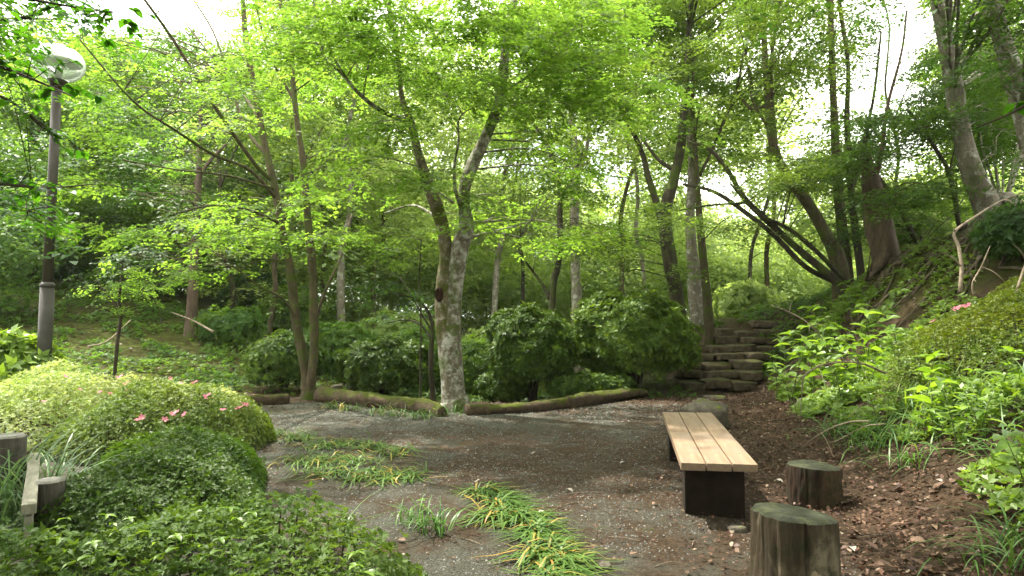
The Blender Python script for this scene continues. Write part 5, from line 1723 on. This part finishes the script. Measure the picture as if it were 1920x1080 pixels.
# ------------------------------------------------------------------ overhanging twigs with large leaves
def hanging_branch(label, pts, nl, size, seed, d):
    rs = random.Random(seed)
    P0 = W(pts[0][0], pts[0][1], pts[0][2])
    root = empty('hanging_branch', P0, label=label, cat='branch')
    mb = MB()
    ends = []
    main_ = [W(*p) - P0 for p in pts]
    P, R = smooth_path(main_, list(np.linspace(.014, .004, len(main_))), 6)
    mb.add(*tube_np(P, R, 6))
    for i in range(int(nl / 7)):
        j = rs.randrange(len(P) // 5, len(P))
        e = P[j] + np.array([rs.uniform(-.25, .32), rs.uniform(-.3, .3), rs.uniform(-.22, .12)])
        P2, R2 = smooth_path([P[j], (P[j] + e) / 2 + np.array([0, 0, .03]), e], [.004, .003, .0015], 3)
        mb.add(*tube_np(P2, R2, 4))
        for q in P2[2:]: ends.append((q, e - P[j]))
    mb.build('twig', M_twig, root)
    for i in range(nl):
        q, dr = rs.choice(ends)
        a = rs.uniform(-1.3, 1.3)
        dv = Vector((dr[0], dr[1], 0))
        if dv.length < .02: dv = Vector((1, 0, 0))
        dv.normalize()
        dv.rotate(Euler((0, 0, a)))
        dv.z = rs.uniform(-.7, 0)
        leaf_obj(root, OM, Vector(q), dv, size * rs.uniform(.65, 1.1), rs.uniform(-.5, .5))


OM = leaf_mesh('leaf', M_ol, .72, .15)
hanging_branch('top left overhanging branch whose broad leaves cover the lamp globe', [(-160, 60, 3.9), (-40, 110, 4.1), (40, 140, 4.2), (100, 165, 4.3), (135, 180, 4.3)], 80, .085, 1, 4)
hanging_branch('uppermost left branch of dark leaves along the top edge', [(-140, -60, 3.8), (20, -10, 4.1), (120, 10, 4.3), (220, 25, 4.4)], 110, .08, 2, 4)
hanging_branch('dark left branch hanging below the lamp globe at the picture edge', [(-160, 120, 3.8), (-60, 160, 4.0), (20, 190, 4.1), (80, 240, 4.2)], 60, .075, 3, 4)
hanging_branch('low dark spray of leaves crossing the lamp post halfway down', [(-160, 330, 4.6), (0, 345, 4.8), (90, 352, 5.0), (180, 345, 5.1)], 80, .075, 4, 4)
hanging_branch('sprig of broad leaves at the right edge before the beech trunk', [(2060, 150, 3.8), (1960, 180, 3.9), (1890, 215, 4.0), (1830, 240, 4.1)], 26, .10, 5, 4)

# ------------------------------------------------------------------ roots and dead wood
cedar = [o for o in bpy.data.objects if o.name.startswith('cedar_tree') and o.location.x > 3][0]
beech = [o for o in bpy.data.objects if o.name.startswith('beech_tree') and o.location.x > 7][0]
fan = [o for o in bpy.data.objects if 'fan of several' in str(o.get('label'))][0]


def root_obj(owner, pts, r0, seed, lift=.02):
    rs = random.Random(seed)
    Pw = []
    for i in range(len(pts) - 1):
        for k_ in range(5):
            t_ = k_ / 5
            Pw.append((pts[i][0] * (1 - t_) + pts[i + 1][0] * t_ + rs.uniform(-.07, .07), pts[i][1] * (1 - t_) + pts[i + 1][1] * t_ + rs.uniform(-.07, .07)))
    Pw.append(pts[-1])
    L_ = [Vector((a, b, h1(a, b) + lift + rs.uniform(-.01, .04))) - owner.location for a, b in Pw]
    mb = MB()
    mb.tube(L_, list(np.linspace(r0, r0 * .3, len(L_))), 7, 2, .12, seed=seed)
    mb.build('root', M_root, owner)


rs = random.Random(21)
for i in range(16):
    ox, oy = cedar.location.x, cedar.location.y
    a = math.radians(rs.uniform(-165, -10))
    l_ = rs.uniform(1.0, 2.6)
    root_obj(cedar, [(ox + .25 * math.cos(a), oy + .25 * math.sin(a)), (ox + l_ * .5 * math.cos(a + .2), oy + l_ * .5 * math.sin(a + .2)), (ox + l_ * math.cos(a), oy + l_ * math.sin(a))], rs.uniform(.025, .055), i)
for i in range(26):
    ox, oy = beech.location.x, beech.location.y
    a = math.radians(rs.uniform(150, 290))
    l_ = rs.uniform(1.2, 3.6)
    root_obj(beech, [(ox + .25 * math.cos(a), oy + .25 * math.sin(a)), (ox + l_ * .5 * math.cos(a + rs.uniform(-.3, .3)), oy + l_ * .5 * math.sin(a + .1)), (ox + l_ * math.cos(a), oy + l_ * math.sin(a))], rs.uniform(.02, .05), 50 + i, .03)
for i in range(12):
    ox, oy = fan.location.x, fan.location.y
    a = math.radians(rs.uniform(140, 260))
    l_ = rs.uniform(.8, 2.4)
    root_obj(fan, [(ox + .1 * math.cos(a), oy + .1 * math.sin(a)), (ox + l_ * math.cos(a), oy + l_ * math.sin(a))], rs.uniform(.02, .04), 90 + i, .02)


def dead_branch(label, pts, r0, side=2, seed=0, name='dead_branch'):
    """pts: (px, py, d)"""
    rs = random.Random(seed)
    P = [W(*p) for p in pts]
    O = P[0].copy()
    mb = MB()
    P = [p - O for p in P]
    mb.tube(P, list(np.linspace(r0, r0 * .3, len(P))), 6, 4)
    for k_ in range(side):
        j = rs.randrange(1, len(P) - 1) if len(P) > 2 else 0
        e = P[j] + Vector((rs.uniform(-.35, .2), rs.uniform(-.3, .1), rs.uniform(-.2, .18)))
        mb.tube([P[j], (P[j] + e) / 2 + Vector((0, 0, .03)), e], [r0 * .45, r0 * .35, r0 * .15], 5, 3)
    o = mb.build(name, M_dead, None)
    o.location = O
    tag(o, label, 'branch')


dead_branch('bare tan branch arching out of the bank toward the path', [(1660, 700, 7.6), (1610, 680, 7.6), (1550, 682, 7.8), (1512, 700, 8.0), (1480, 735, 8.2)], .014, 5, 1)
dead_branch('second tan twig bending down below the arching one', [(1540, 684, 7.9), (1508, 705, 7.9), (1503, 745, 7.9), (1500, 782, 7.9)], .012, 3, 2)
dead_branch('long tan twig leaning from the bank down to bare soil', [(1630, 790, 6.6), (1590, 792, 6.8), (1540, 812, 7.0), (1495, 845, 7.3)], .010, 2, 3)
dead_branch('tan twig just right of the long leaning one', [(1660, 795, 6.4), (1620, 800, 6.5), (1570, 826, 6.8), (1545, 832, 7.0)], .006, 1, 4)
dead_branch('pale branched dead twigs above the stairs on the bank', [(1560, 660, 10.5), (1520, 610, 10.6), (1480, 585, 10.8), (1445, 572, 11)], .009, 5, 5)
dead_branch('grey crooked dead limb rising from the bank to the beech', [(1800, 548, 8.6), (1803, 500, 8.7), (1797, 462, 8.8), (1790, 435, 8.9), (1830, 405, 9.2), (1880, 375, 9.8), (1940, 355, 10.2)], .028, 3, 6)
dead_branch('short forked pale stick standing on the mossy hedge', [(1826, 555, 8.2), (1824, 530, 8.2), (1840, 500, 8.3), (1856, 462, 8.4)], .016, 2, 7)
dead_branch('dark root-like stick at the right edge above the hedge', [(1905, 550, 7.8), (1925, 490, 8.0), (1950, 430, 8.3)], .02, 3, 8)
dead_branch('thin stick lying on the soil right of the dark stump', [(1720, 928, 5.85), (1680, 912, 6.1), (1645, 896, 6.3)], .005, 0, 9)
dead_branch('straw-coloured stick lying on the slope left of the sapling', [(165, 650, 14.2), (200, 640, 14.4), (245, 600, 15.4)], .02, 1, 10)
dead_branch('fallen pole on the left slope below the cedar', [(400, 622, 17.2), (360, 600, 18), (320, 585, 18.6)], .03, 0, 11)
for i, (px, py, L_, a_) in enumerate([(1100, 926, .30, .1), (1170, 1005, .22, -.4), (960, 948, .3, .0), (1080, 945, .16, .3), (880, 1015, .25, -.7), (1300, 1010, .14, 1.2), (1250, 1050, .2, .5), (1640, 1000, .3, .2), (1560, 1020, .22, -.5), (620, 985, .18, .2)]):
    g = G(px, py)
    mb = MB()
    mb.tube([(-L_ / 2 * math.cos(a_), -L_ / 2 * math.sin(a_), .006), (0, .012, .012), (L_ / 2 * math.cos(a_), L_ / 2 * math.sin(a_), .006)], [.0028, .0035, .002], 5, 3)
    o = mb.build('fallen_twig', M_dead, None)
    o.location = (g.x, g.y, h1(g.x, g.y))
    tag(o, ['thin pale twig lying across the gravel between grass row and bench', 'short pale twig on dark soil left of the bench leg', 'long thin twig on the gravel right of the grass row top', 'bit of twig on the open gravel', 'brown twig left of the lower grass row', 'short twig on the soil before the bench', 'bent twig at the bottom left of the near stump', 'twig on the dry leaves right of the near stump', 'slanting twig close beside the near stump', 'twig on dark gravel beside the ground cover'][i], 'twig', 'fallen twigs on the clearing floor')

# ------------------------------------------------------------------ litter, gravel, fallen leaves
def scatter_litter(name, label, n, pos, L, mat, lo=.002, hi=.02, aspect=.6):
    P = pos(n)
    z = H(P[:, 0], P[:, 1]) + RNG.uniform(lo, hi, len(P))
    Nn = unit(np.array([0, 0, 1]) + RNG.normal(0, .35, (len(P), 3)))
    V = leaves_np(np.column_stack([P, z]), Nn, L, L * aspect, .14, lvar=.6)
    o = mesh_np(name, V, quads(len(P)), mat)
    tag(o, label, kind='stuff')


def near_bank(n):
    y_ = 2.6 + RNG.uniform(0, 1, n) ** 1.3 * 12
    x_ = np.interp(y_, FOOT[:, 0], FOOT[:, 1]) + RNG.normal(-.1, .75, n)
    return np.column_stack([x_, y_])


def open_floor(n):
    y_ = 2.8 + RNG.uniform(0, 1, n) ** 1.2 * 11
    x_ = RNG.uniform(-3.2, 4.5, n)
    k_ = (vnoise(x_, y_, 1.1, 51) + .35 * (x_ > .5)) > .42
    return np.column_stack([x_, y_])[k_]


scatter_litter('leaf_litter', 'dry brown leaf litter along the foot of the right bank', 13000, near_bank, .036, M_litter, .004, .05)
scatter_litter('leaf_crumbs', 'small leaf crumbs strewn over the gravel and soil', 9000, open_floor, .022, M_litter)
scatter_litter('hollow_leaf_litter', 'dry leaves on the soil round the logs and stairs', 8000, lambda n: np.column_stack([RNG.uniform(-6.5, 8.5, n), RNG.uniform(11.0, 19.5, n)]), .045, M_litter)
scatter_litter('slope_leaf_litter', 'dry leaves on the left slope', 2500, lambda n: np.column_stack([RNG.uniform(-15, -4.5, n), RNG.uniform(10.5, 20, n)]), .06, M_litter)

M_peb = leaf_mat('gravel_stone', [(0, (.035, .034, .030)), (.5, (.10, .10, .09)), (.93, (.14, .135, .115)), (1, (.23, .22, .19))], 0.0, spec=.3, rough=.8, inst=False)
def pebbles(n):
    y_ = 2.9 + RNG.uniform(0, 1, n) ** 1.35 * 9.5
    x_ = RNG.uniform(-4.0, 3.6, n)
    gate = vnoise(x_, y_, .8, 61) * .7 + vnoise(x_, y_, .25, 62) * .3
    ft = np.interp(y_, FOOT[:, 0], FOOT[:, 1])
    k_ = (gate > .33) & (x_ < ft - .3 - .5 * vnoise(x_, y_, .5, 63) - .6 * (y_ > 5))
    x_, y_ = x_[k_], y_[k_]
    n = len(x_)
    s_ = RNG.uniform(.003, .009, n) * (1 + .5 * (RNG.random(n) > .97)) * (1 + np.clip((y_ - 6) / 8, 0, .8))
    oc = np.array([(1, 0, -.3), (-.1, 1, -.3), (-1, .1, -.3), (0, -1, -.3), (0, 0, .7)], float)
    V = oc[None] * s_[:, None, None] * RNG.uniform(.6, 1.3, (n, 5, 1))
    V = V + np.column_stack([x_, y_, H(x_, y_) + s_ * .4])[:, None]
    f = np.array([(0, 1, 4), (1, 2, 4), (2, 3, 4), (3, 0, 4)])
    Q = (f[None] + 5 * np.arange(n)[:, None, None]).reshape(-1, 3)
    o = mesh_np('gravel', V.reshape(-1, 3), Q, M_peb)
    tag(o, 'loose dark and pale gravel on the clearing floor', kind='stuff')


pebbles(42000)

# larger fallen leaves one can pick out
M_fl = tinted('fallen_leaf', [(0, (.08, .042, .025)), (.5, (.18, .105, .065)), (.85, (.27, .18, .115)), (1, (.42, .39, .34))], tr=.1, tm=(1, 1, 1), rough=.7)
FM = [leaf_mesh('fallen_leaf', M_fl, .6, .25), leaf_mesh('fallen_leaf', M_fl, .45, -.2, serr=.1)]
spots = [(1150, 898), (996, 850), (1213, 898), (845, 872), (1010, 960), (1180, 1030), (1110, 1015), (1330, 1040), (1065, 915), (890, 905), (1230, 940), (1290, 1065), (760, 1010), (1370, 1010), (1170, 860), (930, 870)]
rs = random.Random(9)
for q in range(44): spots.append((rs.uniform(1580, 1860), rs.uniform(930, 1075)))
for q in range(16): spots.append((rs.uniform(1410, 1600), rs.uniform(760, 900)))
for i, (px, py) in enumerate(spots):
    g = G(px, py, .02)
    o = bpy.data.objects.new('fallen_leaf', FM[i % 2])
    COL.objects.link(o)
    o.location = (g.x, g.y, h1(g.x, g.y) + .018)
    o.rotation_euler = (rs.uniform(-.4, .4), rs.uniform(-.3, .3), rs.uniform(0, 6.28))
    o.scale = (rs.uniform(.07, .12) if i > 15 else .06,) * 3
    if i < 16: tag(o, 'small pale dead leaf lying alone on the open gravel of the path', 'fallen leaf', 'scattered dead leaves on the path')
    elif i < 60: tag(o, 'curled brown leaf in the drift of dry leaves right of the near stump', 'fallen leaf', 'drift of dry leaves right of the stumps')
    else: tag(o, 'brown leaf on the bare soil between bench and leafy bank', 'fallen leaf', 'dead leaves on the soil behind the stumps')

tris = sum(sum(len(p.vertices) - 2 for p in o.data.polygons) if len(o.data.polygons) < 2000 else len(o.data.polygons) * 2 for o in bpy.data.objects if o.type == 'MESH')
# the air: a thin even haze
hm, nt, out = new_mat('thin_haze')
pv = nt.nodes.new('ShaderNodeVolumePrincipled')
pv.inputs['Color'].default_value = (.93, .97, .92, 1)
pv.inputs['Density'].default_value = HAZE
nt.links.new(pv.outputs[0], out.inputs['Volume'])
if HAZE > 0:
    V = np.array([(x_, y_, z_) for z_ in (-8, 42) for x_, y_ in ((-91, -20), (91, -20), (91, 160), (-91, 160))], float)
    o = mesh_np('haze', V, np.array([(0, 3, 2, 1), (4, 5, 6, 7), (0, 1, 5, 4), (1, 2, 6, 5), (2, 3, 7, 6), (3, 0, 4, 7)]), hm)
    tag(o, 'thin bright haze filling the air of the wood', kind='stuff')
print('objects', len(bpy.data.objects), 'approx tris', tris, 'sprays, leaves', NLEAF)
